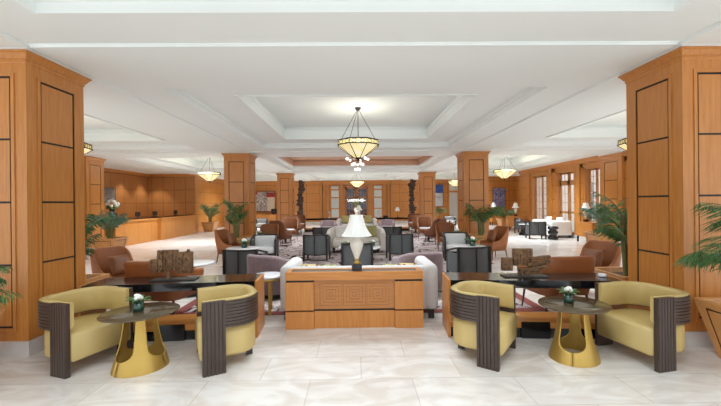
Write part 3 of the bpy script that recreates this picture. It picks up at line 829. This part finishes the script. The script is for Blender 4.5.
def ga(x, y, f, l): return GA((x, y, gz(x, y)), f, l, 'black-framed armchairs')
ga(-2.2, 6.92, 84, 'black-framed armchair with charcoal back, just behind the left black table')
ga(2.17, 6.92, 98, 'black-framed armchair with charcoal back, just behind the right black table')
ga(-.02, 7.75, 90, 'black-framed armchair with charcoal back, directly behind the foreground lamp')
ga(-1.14, 9.9, 85, 'black-framed armchair with charcoal back, left of the white coffee table')
ga(1.17, 9.9, 95, 'black-framed armchair with charcoal back, right of the white coffee table')
ga(-2.54, 9.75, -85, 'black-framed armchair showing its pale seat by the left round table')
ga(2.70, 9.75, 262, 'black-framed armchair showing its pale seat by the right round table')
ga(-1.22, 12.75, 84, 'black-framed armchair beyond the left end of the curved cream sofa')
ga(1.22, 12.75, 96, 'black-framed armchair beyond the right end of the curved cream sofa')

# ---- round white tables
def round_table(label):
    t = thing('round_table', label, 'table')
    MB().lathe([(.3, .52), (.36, .524), (.372, .535), (.37, .55), (.36, .553), (.1, .554)], n=36).build('tabletop', 'white', t)
    MB().lathe([(.05, .02), (.045, .05), (.045, .51), (.12, .519)], n=16).build('pedestal', 'blackwood', t)
    MB().lathe([(.23, 0), (.24, .006), (.23, .018), (.06, .0199)], n=24).build('base', 'blackwood', t)
    return t
RT = Maker(round_table)
tabs = [(-2.72, 8.42, 'round white-topped table behind the armchair by the left black table', 1),
        (2.62, 8.25, 'round white-topped table behind the armchair by the right black table', 1),
        (-3.02, 10.85, 'round white-topped table in front of the wing chair by the left middle column', 1),
        (2.95, 10.65, 'round white-topped table in front of the wing chair by the right middle column', 1),
        (-2.88, 14.3, 'round white-topped table between the two far brown chairs on the left', 0),
        (2.88, 14.3, 'round white-topped table between the two far brown chairs on the right', 0),
        (-3.06, 18.3, 'round white-topped table in front of the left carved totem', 0),
        (3.05, 18.35, 'round white-topped table in front of the right carved totem', 0)]
pots = ['posy vase on the round table nearest the left black table', 'posy vase on the round table nearest the right black table',
        'posy vase on the round table by the left middle column', 'posy vase on the round table by the right middle column']
for i, (x, y, l, p) in enumerate(tabs):
    z = gz(x, y); RT((x, y, z), 90, l, 'round white-topped tables')
    if p:
        v = dup(FV, (x + .05, y - .03, z + .556), i * 1.1, 'green glass ' + pots[i], 'posy vases'); v.scale = (1.5, 1.5, 1.3)
RT((-2.95, 6.35, gz(-2.9, 6.2)), 90, 'round white-topped table showing right behind the left bronze sculpture', 'round white-topped tables')

# ---- centre group: coffee table and curved sofa
ct = thing('coffee_table', 'wide round white coffee table in front of the curved cream sofa', 'table', (.05, 9.45, gz(0, 9.4)))
MB().lathe([(.4, .385), (.56, .39), (.575, .405), (.57, .42), (.55, .425), (.2, .426)], n=40).build('tabletop', 'white', ct)
MB().lathe([(.32, 0), (.33, .01), (.26, .04), (.26, .384)], n=32).build('pedestal', 'blackwood', ct)
cs = thing('curved_sofa', 'curved cream sofa facing us across the coffee table', 'sofa', (-.05, 11.5, gz(0, 11.5)), PI)
shell(.95, .30, .55, .52, .10, .62, .80, .17, .03, 14, 1.0).build('shell', 'cream', cs)
MB().rbox(0, .0, .30, 1.5, .78, .26, .09, 4, .02).build('seat', 'cream', cs)
for x, y in ((-.7, .2), (.7, .2), (-.5, -.35), (.5, -.35)): MB().box(x - .04, x + .04, y - .04, y + .04, 0, .17).build('foot', 'blackwood', cs)
cushion('olive cushion on the right end of the curved cream sofa', (.40, 11.42, .485), R(-12), 'olive', .40, R(-20))
cushion('pale cushion on the left end of the curved cream sofa', (-.50, 11.44, .485), R(12), 'whitefab', .38, R(-20))
for x, y, l in ((-.25, 9.35, 'left'), (.42, 9.45, 'right')):
    v = dup(FV, (x, y, gz(0, 9.4) + .428), 1.0, 'green glass posy vase at the %s side of the white coffee table' % l, 'posy vases')

# ---- far end of the carpet: the same group again, mirrored
dup(BT, (-1.92, 20.0, FZ), R(0), 'distant long black table left of the far sofa', 'long black lacquer tables').scale.z = 1.1
dup(BT, (1.95, 20.0, FZ), R(0), 'distant long black table right of the far sofa', 'long black lacquer tables').scale.z = 1.1
dup(cn, (.065, 20.2, FZ), PI, 'distant wooden console behind the far grey sofa')
dup(SF, (0, 19.72, FZ), PI, 'distant warm grey sofa facing us at the far end of the carpet')
cushion('olive cushion on the left half of the distant grey sofa', (-.62, 19.33, .50), PI + R(6), 'olive', .42, R(16))
cushion('olive cushion on the right half of the distant grey sofa', (.62, 19.33, .50), PI - R(6), 'olive', .42, R(16))
dup(TL, (.12, 20.06, .723), 0, 'distant white bell-shade lamp on the far wooden console')

def small_lamp(label, loc):
    t = thing('desk_lamp', label, 'lamp', loc)
    MB().lathe([(.08, 0), (.08, .02), (.015, .03), (.012, .38)], n=12).build('base', 'metal', t)
    MB().lathe([(.13, .36), (.07, .58)], n=16).build('lamp_shade', 'shade', t)
    return t
small_lamp('small white-shaded lamp on the distant right black table', (2.3, 20.0, .745))
for x, nm in ((-1.55, 'left'), (1.22, 'right')):
    hv = thing('glass_vase', 'clear pale glass vase on the inner end of the distant %s black table' % nm, 'vase', (x, 20.0, .745))
    MB().lathe([(.06, 0), (.05, .05), (.02, .12), (.02, .22), (.07, .30), (.08, .36), (.06, .40)], n=14).build('bowl', 'mattglass', hv)
tag(MB().rbox(0, 0, .06, .30, .20, .12, .04, 3).build('bowl', 'metal', None, (1.62, 20.0, .745)), 'dark bowl on the distant right black table', 'bowl')

# white orchids on a pedestal table before the french doors
pd = thing('pedestal_table', 'round wooden pedestal table before the french doors', 'table', (.06, 24.3, FZ))
MB().lathe([(.5, .70), (.55, .705), (.55, .74), (.4, .742)], n=32).build('tabletop', 'wood_dark', pd)
MB().lathe([(.35, 0), (.34, .05), (.10, .12), (.08, .5), (.16, .699)], n=24).build('pedestal', 'wood_dark', pd)
ov = thing('orchid_arrangement', 'white urn with spreading white orchids before the french doors', 'flowers', (.0, 24.3, .745))
MB().lathe([(.12, 0), (.14, .02), (.08, .06), (.16, .28), (.20, .42), (.14, .50), (.17, .52)], n=20).build('urn', 'ceramic', ov)
stm = MB(); fl = MB(); rs = random.Random(3)
for k in range(16):
    a = k * 2 * PI / 16; L = .35 + .3 * rs.random(); pts = []
    for i in range(6):
        q = i / 5; pts.append((L * q * cos(a), L * q * sin(a), .5 + .55 * sin(q * 1.9) * (.8 + .3 * rs.random())))
    stm.tube(pts, .008, 5)
    for i in (3, 4, 5): fl.ball(pts[i][0], pts[i][1], pts[i][2], .05, .05, .04, 7, 5)
stm.build('stems', 'leaf', ov); fl.build('blossoms', 'petal', ov)

# ---- carved totems
def totem(label, loc, seed):
    t = thing('totem', label, 'sculpture', loc)
    MB().box(-.20, .20, -.20, .20, 0, .45).build('pedestal', 'blackwood', t)
    rs = random.Random(seed); mb = MB(); z = .451
    mb.lathe([(.10, .45), (.12, 1.2), (.10, 2.0), (.11, 3.05)], n=12)
    while z < 2.95:
        h = .12 + .20 * rs.random(); w = .09 + .12 * rs.random(); ox = .12 * (rs.random() - .5)
        mb.rbox(ox, .02 * rs.random(), z + h / 2, 2 * w, 2 * w * .85, h, .05, 2)
        for sg in (-1, 1):
            if rs.random() < .6: mb.ball(ox + sg * w * .95, -.08, z + h / 2, .05 + .07 * rs.random(), .07, h * .42, 8, 6)
        mb.ball(ox + .05 * rs.random(), -w * .85, z + h * .5, .06, .06, h * .35, 8, 6)
        z += h * .92
    mb.build('carving', 'totem', t)
    return t
totem('tall dark carved totem by the left far column', (-3.55, 22.6, FZ), 4)
totem('tall dark carved totem by the right far column', (3.52, 22.6, FZ), 9)

# ---- pendants of art glass
def pendant(label):
    t = thing('pendant_lamp', label, 'lamp')            # origin on the ceiling panel, hangs down
    MB().lathe([(.005, 0), (.075, 0), (.07, -.02), (.035, -.06), (.012, -.08)], n=16).build('canopy', 'metal', t)
    n = 8; oc = lambda r_, z: [(r_ * cos(2 * PI * (k + .5) / n), r_ * sin(2 * PI * (k + .5) / n), z) for k in range(n)]
    zt, zm, zb = -.76, -.87, -1.15
    for k in (0, 3, 5):
        p = oc(.47, zt)[k]; MB().tube([(p[0] * .06, p[1] * .06, -.06), p], .006, 5).build('cable', 'metal', t)
    MB().tube([(0, 0, -.07), (0, 0, zb)], .008, 5).build('stem', 'metal', t)
    MB().loft([oc(.47, zt), oc(.49, zm)], True, False, False).build('rim_glass', 'tglass2', t)
    MB().loft([oc(.485, zm), oc(.10, zb)], True, True, False).build('bowl_glass', 'tglass', t)
    c = MB()
    for r_, z, w in ((.473, zt, .014), (.493, zm, .013), (.10, zb, .012)):
        q = oc(r_, z); c.tube(q + [q[0]], w, 5)
    for k in range(n):
        c.tube([oc(.47, zt)[k], oc(.49, zm)[k], oc(.10, zb)[k]], .010, 5)
        a, b = Vector(oc(.475, zt)[k]), Vector(oc(.475, zt)[(k + 1) % n]); a2, b2 = Vector(oc(.493, zm)[k]), Vector(oc(.493, zm)[(k + 1) % n])
        for u in (.25, .75):
            pts = []
            for i in range(9):
                w_ = 2 * PI * i / 8; U = u + .16 * cos(w_); V = .5 + .38 * sin(w_)
                pts.append(tuple((a * (1 - U) + b * U) * (1 - V) + (a2 * (1 - U) + b2 * U) * V))
            c.tube(pts, .006, 4)
    c.build('came', 'came', t)
    MB().lathe([(.004, zb - .075), (.03, zb - .05), (.02, zb - .035), (.055, zb - .012), (.06, zb)], n=12).build('finial', 'came', t)
    return t
PN = pendant('large art-glass bowl pendant hanging over the middle of the lounge'); PZ = 3.768
PN.location = (.03, 8.12, PZ); PN['group'] = 'art-glass bowl pendants'
for x, y, l in ((.04, 23.72, 'distant art-glass bowl pendant hanging before the french doors'),
                (-6.55, 15.92, 'art-glass bowl pendant over the aisle before the reception counter'),
                (6.66, 15.92, 'art-glass bowl pendant over the aisle before the blue painting'),
                (-6.6, 8.12, 'art-glass bowl pendant half hidden behind the left near column'),
                (6.62, 8.12, 'art-glass bowl pendant half hidden behind the right near column'),
                (-7.25, 23.72, 'distant art-glass bowl pendant peeping out right of the left middle column'),
                (6.6, 23.72, 'distant art-glass bowl pendant peeping out left of the right middle column')):
    dup(PN, (x, y, PZ), .2 * x, l, 'art-glass bowl pendants')
gc = thing('globe_chandelier', 'chandelier of small opal globes showing just below the middle bowl pendant', 'lamp', (.05, 15.92, PZ))
MB().lathe([(.01, 0), (.10, 0), (.08, -.03), (.012, -.05)], n=16).build('canopy', 'metal', gc)
MB().tube([(0, 0, -.03), (0, 0, -.62)], .012, 6).build('stem', 'metal', gc)
for ring, (rr, z, n, ph) in enumerate(((.48, -.22, 6, .26), (.25, -.45, 5, .3), (.09, -.68, 3, .5))):
    for k in range(n):
        a = 2 * PI * k / n + ph; x, y = rr * cos(a), rr * sin(a)
        arm = MB().tube([(0, 0, z + .16), (x * .6, y * .6, z + .17), (x, y, z + .06)], .008, 5).build('arm', 'metal', gc)
        MB().ball(x, y, z, .062, n=12, m=8).build('globe', 'globe', arm)

# ---- planters and palms
def planter(label):
    t = thing('planter', label, 'planter')
    sq = lambda h, z: rect(0, 0, h, h, z)
    H = .57; hb, ht = .235, .365
    MB().loft([sq(hb, 0), sq(ht, H), sq(ht - .04, H), sq(ht - .07, H - .10)], True, True, False).build('box', 'planter', t)
    f = MB()
    for k in range(4):
        c, q = cos(k * PI / 2), sin(k * PI / 2)
        def P(u, v, d):
            h = hb + (ht - hb) * v; x, y, z = u * h, -h - d, v * H; return (x * c - y * q, x * q + y * c, z)
        for (u0, u1, v0, v1) in ((-1, 1, .88, 1), (-1, 1, 0, .14), (-1, -.78, .14, .88), (.78, 1, .14, .88)):
            f.add([P(u0, v0, .0), P(u1, v0, .0), P(u1, v1, .0), P(u0, v1, .0), P(u0, v0, .014), P(u1, v0, .014), P(u1, v1, .014), P(u0, v1, .014)], [(4, 5, 6, 7), (0, 1, 5, 4), (1, 2, 6, 5), (2, 3, 7, 6), (3, 0, 4, 7)])
    f.build('panel_frame', 'planter', t)
    g = MB()
    for k in range(4):
        c, q = cos(k * PI / 2), sin(k * PI / 2)
        def P(u, v, d):
            h = hb + (ht - hb) * v; x, y, z = u * h, -h - d, v * H; return (x * c - y * q, x * q + y * c, z)
        for (u0, u1, v0, v1) in ((-.76, .76, .84, .86), (-.76, .76, .16, .18), (-.76, -.73, .18, .84), (.73, .76, .18, .84)):
            g.add([P(u0, v0, .002), P(u1, v0, .002), P(u1, v1, .002), P(u0, v1, .002), P(u0, v0, .004), P(u1, v0, .004), P(u1, v1, .004), P(u0, v1, .004)], [(4, 5, 6, 7), (0, 1, 5, 4), (1, 2, 6, 5), (2, 3, 7, 6), (3, 0, 4, 7)])
    g.build('inlay_line', 'reveal', t)
    MB().box(-.30, .30, -.30, .30, .44, .50).build('soil', 'soil', t)
    return t
def palm(label, loc, seed, n=13, L=.95, up=.9, mt='leaf', z0=.503, spread=1.0, az=(0, 360), lim=(), el=(38, 86)):
    rs = random.Random(seed); t = thing('palm', label, 'plant', (loc[0], loc[1], loc[2] + z0))
    st_ = MB(); lf = MB()
    for k in range(n):
        a = R(az[0] + (az[1] - az[0]) * (k + .5 * rs.random()) / n); el_ = R(el[0] + (el[1] - el[0]) * rs.random()); l_ = L * (.7 + .5 * rs.random())
        bx, by = .07 * cos(a), .07 * sin(a); pts = []; N = 12; x = 0; z = 0; e = el_
        hstem = up * (.35 + .5 * rs.random())
        pts.append(Vector((bx, by, 0))); px, pz = 0, hstem
        pts.append(Vector((bx * 1.4, by * 1.4, hstem)))
        for i in range(N):
            e -= R(7.5 + 3 * rs.random()) * spread
            px += l_ / N * cos(e); pz += l_ / N * sin(e)
            pts.append(Vector(((.1 + px) * cos(a), (.1 + px) * sin(a), max(pz, -.35))))
        st_.tube([tuple(p) for p in pts], .011, 5, .003)
        side = Vector((-sin(a), cos(a), 0))
        for i in range(2, len(pts)):
            for h in (0, .5):
                p = pts[i - 1].lerp(pts[i], h); d = (pts[i] - pts[i - 1]).normalized()
                q = (i + h - 2) / (len(pts) - 2); ll = .36 * L * (sin(PI * min(1, .12 + .88 * q)) ** .6 + .12)
                for sg in (-1, 1):
                    dr = (side * sg * .85 + d * .6 + Vector((0, 0, -.25 - .55 * rs.random()))).normalized()
                    w = d * .0065 + Vector((0, 0, .003)); m_ = p + dr * ll * .5 + Vector((0, 0, .012)); e_ = p + dr * ll + Vector((0, 0, -.02))
                    lf.add([tuple(p - w * .5), tuple(m_ - w), tuple(e_), tuple(m_ + w)], [(0, 1, 2, 3)])
    for mb in (st_, lf):
        for i, v in enumerate(mb.v):
            v = list(v)
            for ax, sg, val in lim:                         # fronds bend along the column instead of through it
                val -= loc[ax]
                if sg * v[ax] > sg * val: v[ax] = val - sg * (.004 + .01 * rs.random())
            if math.hypot(v[0], v[1]) < .56 and i > 0 and mb is lf: v[2] = max(v[2], .085 + .01 * rs.random())
            mb.v[i] = tuple(v)
    st_.build('stems', 'stem', t); lf.build('fronds', mt, t)
    return t
pl = None
FR = (165, 375)
PLS = [(-3.92, 3.22, 'at the left edge in front of the near column', 3, 12, .62, .45, 'leaf', .75, (-60, 50), ((1, 1, 3.78), (0, 1, -3.12)), (45, 85)),
       (3.86, 3.30, 'at the right edge in front of the near column', 4, 13, .70, .95, 'leaf', .8, (130, 240), ((1, 1, 3.78), (0, -1, 3.05)), (45, 85)),
       (-4.12, 5.02, 'behind the left near column', 5, 13, .5, .75, 'leaf', .6, (-20, 200), ((1, -1, 4.68), (1, 1, 5.5), (0, 1, -3.62)), (60, 88)),
       (3.90, 5.06, 'behind the right near column', 6, 18, .62, 1.15, 'leaf', .75, (-20, 200), ((1, -1, 4.68), (1, 1, 5.42), (0, -1, 3.60)), (55, 88)),
       (-3.78, 11.15, 'in front of the left middle column', 7, 15, .42, 1.1, 'leaf', .5, FR, ((1, 1, 11.56), (0, 1, -3.4)), (74, 89)),
       (3.86, 11.05, 'in front of the right middle column', 8, 14, .70, .95, 'leaf', .65, FR, ((1, 1, 11.56), (0, -1, 3.35)), (55, 88)),
       (-7.85, 11.35, 'by the left outer column', 9, 15, .62, .75, 'leafb', .6, (0, 360), ((0, -1, -8.93),), (52, 88)),
       (7.98, 11.5, 'in front of the right outer column', 10, 15, .62, .75, 'leafb', .6, (0, 360), ((0, 1, 9.10),), (52, 88)),
       (-8.55, 20.8, 'at the far end of the reception wall', 11, 16, .8, .9, 'leaf', .5, (0, 360), ((0, -1, -9.0),), (60, 88)),
       (8.7, 20.75, 'below the blue painting', 12, 14, .7, .4, 'leaf', .7, (0, 360), (), (48, 86))]
for i, (x, y, d, sd, n, L, up, mt, sp, az, lim, el) in enumerate(PLS):
    if pl is None:
        pl = planter('tapered wooden planter ' + d); pl.location = (x, y, FZ); pl['group'] = 'tapered wooden planters'
    else: dup(pl, (x, y, FZ), 0, 'tapered wooden planter ' + d, 'tapered wooden planters')
    palm('green palm growing in the planter ' + d, (x, y, FZ), sd, n, L, up, mt, spread=sp, az=az, lim=lim, el=el)['group'] = 'potted palms'
palm('small green plant by the right far column', (4.6, 21.2, FZ), 21, 12, .9, .7, 'leaf', z0=.503)['group'] = 'potted palms'
dup(pl, (4.6, 21.2, FZ), 0, 'tapered wooden planter by the right far column', 'tapered wooden planters')

# ---- reception
rc = thing('reception_counter', 'long honey wood reception counter along the left wall', 'counter', (0, 0, FZ))
M['front'] = panel_wood('counter_front', 1, .9, .3, 5, 4.9, .010)
for nm, x0, x1, y0, y1 in (('counter_section', -9.75, -8.98, 13.3, 16.1), ('counter_section', -9.75, -8.82, 16.12, 19.6)):
    b = MB().box(x0, x1, y0, y1, 0, .93).build(nm, 'front', rc)
    MB().box(x0 - .02, x1 + .05, y0 - .02, y1, .9301, 1.0).build('worktop', 'woodx', b)
    MB().box(x0 - .02, x1 - .18, y0 - .02, y1, 1.0001, 1.04).build('ledge', 'black', b)
for k, y in enumerate((13.9, 15.4, 16.7, 18.6)):
    m = thing('monitor', ['first', 'second', 'third', 'fourth'][k] + ' black monitor from the near end of the reception counter', 'monitor', (-9.42, y, 1.043), 0, 'reception monitors')
    MB().box(-.10, .10, -.12, .12, 0, .012).build('foot', 'screen', m); MB().box(-.02, -.001, -.03, .03, .012, .06).build('stand', 'screen', m)
    MB().box(-.03, .0, -.16, .16, .06, .25).build('screen', 'screen', m)
vf = thing('flower_vase', 'dark vase of white roses at the near end of the reception counter', 'vase', (-9.24, 13.5, 1.043))
MB().lathe([(.07, 0), (.10, .05), (.11, .2), (.08, .34), (.10, .42)], n=16).build('vase', 'black', vf)
lf = MB(); fl = MB(); rs = random.Random(8)
for k in range(26):
    a, e = rs.random() * 2 * PI, rs.random() * 1.4; r_ = .24
    p = (r_ * cos(a) * sin(e), r_ * sin(a) * sin(e), .45 + .26 * cos(e)); fl.ball(*p, .055, n=7, m=5)
    lf.ball(p[0] * .8, p[1] * .8, .42 + .1 * rs.random(), .06, .06, .04, 6, 4)
fl.build('roses', 'petal', vf); lf.build('leaves', 'leaf', vf)

# ---- pictures
def picture(label, loc, w, h, axis, m, extra=()):
    """Canvas in a slim frame; axis 'y' hangs on a wall across the room, 'x' on a wall along it."""
    t = thing('painting', label, 'painting', loc, 0 if axis == 'y' else (PI / 2 if axis == '+x' else -PI / 2))
    MB().box(-w / 2, w / 2, -.03, .0, -h / 2, h / 2).build('canvas', m, t)
    e = .02
    MB().box(-w / 2 - e, -w / 2, -.035, 0, -h / 2 - e, h / 2 + e).box(w / 2, w / 2 + e, -.035, 0, -h / 2 - e, h / 2 + e).box(-w / 2, w / 2, -.035, 0, h / 2, h / 2 + e).box(-w / 2, w / 2, -.035, 0, -h / 2 - e, -h / 2).build('frame', 'legs', t)
    for (u0, u1, v0, v1, mm) in extra:
        MB().box(-w / 2 + u0 * w, -w / 2 + u1 * w, -.034, -.030, -h / 2 + v0 * h, -h / 2 + v1 * h).build('painted_area', mm, t)
    return t
picture('wide abstract painting with crimson top and grey foliage on the far left wall', (-6.95, 27.05, 1.76), 1.5, 1.45, 'y', 'art_grey', ((0, .12, .86, 1, 'art_red'), (.58, 1, .72, .96, 'art_red'), (.62, 1, 0, .72, 'art_sand')))
picture('tall painting with navy top and white figures on the far wall right of the column', (6.28, 27.05, 2.08), .62, 1.62, 'y', 'art_white', ((0, 1, .62, 1, 'art_navy'),))
picture('square blue painting on the far right wall above the palm', (9.75, 24.18, 1.86), .85, 1.3, 'y', 'art_blue')
picture('dark silver figure painting behind the reception counter', (-11.57, 16.5, 2.07), 1.25, .66, '+x', 'art_grey2')

# ---- lounge by the right windows
ls = sofa('white two-seat sofa with its back to the windows on the right', 1.75, 'whitefab'); ls.location = (9.16, 15.85, FZ); ls.rotation_euler.z = R(90)
for k, (y, l) in enumerate(((15.4, 'near'), (16.25, 'far'))):
    cushion('white cushion at the %s end of the white window sofa' % l, (8.76, y, .5), R(90), 'whitefab', .40, R(16))
GA((7.55, 14.9, FZ), 80, 'black-framed armchair with charcoal back beside the white window sofa', 'black-framed armchairs')
GA((8.25, 17.75, FZ), -40, 'black-framed armchair with pale seat beyond the white window sofa', 'black-framed armchairs')
sm = thing('side_table', 'small round table with white top between the armchairs by the windows', 'table', (7.80, 16.5, FZ))
MB().lathe([(.2, .50), (.24, .503), (.24, .53), (.1, .532)], n=24).build('tabletop', 'white', sm)
MB().lathe([(.22, 0), (.21, .06), (.13, .25), (.20, .499)], n=20).build('pedestal', 'black', sm)
dst = thing('drum_stool', 'black turned drum stool in front of the white window sofa', 'stool', (8.05, 14.5, FZ))
MB().lathe([(.17, 0), (.19, .02), (.19, .10), (.14, .15), (.13, .20), (.19, .25), (.19, .33), (.13, .38), (.14, .41), (.20, .45), (.20, .52), (.18, .535)], n=24).build('body', 'black', dst)
MB().lathe([(.18, .536), (.17, .545), (.05, .547)], n=24).build('seat', 'black', dst)
def sideboard(label, loc, rz, w=.95, d=.42, h=.78):
    t = thing('sideboard', label, 'cabinet', loc, rz)
    MB().box(-w / 2, w / 2, -d / 2, d / 2, .22, h - .03).build('body', 'wood', t); MB().box(-w / 2 - .01, w / 2 + .01, -d / 2 - .01, d / 2 + .01, h - .0299, h).build('top', 'woodx', t)
    for k in (-1, 1): MB().box(min(k * .01, k * (w / 2 - .02)), max(k * .01, k * (w / 2 - .02)), -d / 2 - .015, -d / 2 - .0005, .26, h - .06).build('door', 'wood', t)
    for x in (-w / 2 + .03, w / 2 - .03):
        for y in (-d / 2 + .03, d / 2 - .03): MB().box(x - .025, x + .025, y - .025, y + .025, 0, .22).build('leg', 'blackwood', t)
    return t
sideboard('honey wood sideboard under the lamp between window and palm on the right', (8.82, 13.35, FZ), R(-90), .95)
dup(TL, (8.80, 13.55, .783), 0, 'white bell-shade lamp on the sideboard by the right outer column')
sideboard('honey wood sideboard in the right far corner under a lamp', (8.75, 19.35, FZ), 0, 1.0)
dup(TL, (8.70, 19.35, .783), .3, 'white bell-shade lamp in the right far corner by the window')
sideboard('honey wood sideboard behind the palm below the blue painting', (9.5, 23.6, FZ), 0, 1.1)
dup(TL, (9.15, 23.6, .783), .3, 'white bell-shade lamp left of the blue painting')
sideboard('honey wood sideboard beside the gap on the left far side', (-8.9, 25.6, FZ), R(90), 1.0)
dup(TL, (-8.85, 25.55, .783), .3, 'distant white bell-shade lamp left of the left middle column').scale = (1.25, 1.25, 1.15)
sideboard('honey wood sideboard below the abstract painting on the far left', (-6.75, 26.75, FZ), 0, 1.5)
bs = thing('block_sculpture', 'black square sculpture below the right end of the abstract painting', 'sculpture', (-6.2, 26.7, .783))
MB().box(-.12, .12, -.08, .08, 0, .06).build('base', 'black', bs); MB().box(-.20, .20, -.05, .05, .06, .42).build('block', 'black', bs)
tag(MB().box(-.22, .22, -.1, .1, 0, .42).box(-.24, .24, -.12, .12, .42, .45).build('black_cabinet', 'black', None, (-5.4, 23.8, FZ)), 'low black cabinet beyond the left wing chairs', 'cabinet')
dup(GA.p, (-5.6, 20.9, FZ), R(-85) - PI / 2, 'distant black-framed armchair with pale seat left of the far column', 'black-framed armchairs')
dup(GA.p, (5.6, 21.4, FZ), R(-95) - PI / 2, 'distant black-framed armchair with pale seat right of the far column', 'black-framed armchairs')
RT((5.3, 20.2, FZ), 90, 'distant round white-topped table right of the far column', 'round white-topped tables')

# ------------------------------------------------------------------ light
def area(name, loc, sx, sy, w, rgb=(232, 244, 254), rot=(0, 0, 0)):
    l = bpy.data.lights.new(name, 'AREA'); l.shape = 'RECTANGLE'; l.size = sx; l.size_y = sy; l.energy = w; l.color = lin(rgb)[:3]
    l.spread = R(125)
    o = bpy.data.objects.new(name, l); COL.objects.link(o); o.location = loc; o.rotation_euler = rot; return o
def point(name, loc, w, rgb, r_=.1):
    l = bpy.data.lights.new(name, 'POINT'); l.energy = w; l.color = lin(rgb)[:3]; l.shadow_soft_size = r_
    o = bpy.data.objects.new(name, l); COL.objects.link(o); o.location = loc; return o
CZ = ZC + .46
K = 1.5
area('coffer_fill', (0, .6, CZ), 3.4, 3.0, 80 * K)  # fill panels added inside the coffers, out of view, to brighten the floor
area('coffer_fill', (0, 6.65, CZ), 3.0, .6, 95 * K)
area('coffer_fill', (0, 15.1, CZ), 4.0, 1.6, 190 * K)
area('coffer_fill', (0, 22.8, CZ), 3.0, 1.4, 180 * K)
for sg in (-1, 1):
    area('coffer_fill', (sg * 6.69, .6, CZ), 2.0, 3.0, 90 * K)
    area('coffer_fill', (sg * 6.69, 6.65, CZ), 1.4, .6, 85 * K)
    area('coffer_fill', (sg * 6.69, 15.1, CZ), 1.3, 1.4, 140 * K)
    area('coffer_fill', (sg * 6.69, 22.8, CZ), 1.3, 1.4, 140 * K)
for x, y in ((.03, 8.12), (-6.6, 8.12), (6.62, 8.12), (-6.55, 15.92), (6.66, 15.92), (.04, 23.72)):
    point('pendant_bulb', (x, y, 3.04), 24, (244, 248, 252), .07)
for y in (13.6, 15.6, 17.6, 19.2):
    l = bpy.data.lights.new('downlight', 'SPOT'); l.energy = 120; l.spot_size = R(90); l.spot_blend = .6; l.color = lin((255, 247, 232))[:3]; l.shadow_soft_size = .05
    o = bpy.data.objects.new('downlight', l); COL.objects.link(o); o.location = (-11.0, y, 3.28)
w = bpy.data.worlds.new('daylight'); S.world = w; w.use_nodes = True
w.node_tree.nodes['Background'].inputs[0].default_value = lin((235, 243, 253)); w.node_tree.nodes['Background'].inputs[1].default_value = 2.0

# ------------------------------------------------------------------ camera
cam = bpy.data.cameras.new('camera'); co_ = bpy.data.objects.new('camera', cam); COL.objects.link(co_)
cam.sensor_fit = 'HORIZONTAL'; cam.sensor_width = 36; cam.lens = 355 / 721 * 36; cam.clip_start = .05; cam.clip_end = 200
ya, pi_, ro = -.0123, -.0011, .01
Rv = Vector((cos(ya), sin(ya), 0)); F0 = Vector((-sin(ya), cos(ya), 0)); Z = Vector((0, 0, 1))
F = F0 * cos(pi_) + Z * sin(pi_); U = Z * cos(pi_) - F0 * sin(pi_)
R2 = Rv * cos(ro) - U * sin(ro); U2 = Rv * sin(ro) + U * cos(ro)
mw = Matrix((R2, U2, -F)).transposed().to_4x4(); mw.translation = Vector((-.0313, 0, 1.6))
co_.matrix_world = mw
S.camera = co_
S.view_settings.view_transform = 'Standard'; S.view_settings.look = 'None'; S.view_settings.gamma = 1; S.view_settings.exposure = -.12
S.view_settings.use_curve_mapping = False
S.cycles.max_bounces = 8; S.cycles.diffuse_bounces = 5; S.cycles.glossy_bounces = 4; S.cycles.transparent_max_bounces = 8
S.cycles.sample_clamp_indirect = 6; S.cycles.use_denoising = True
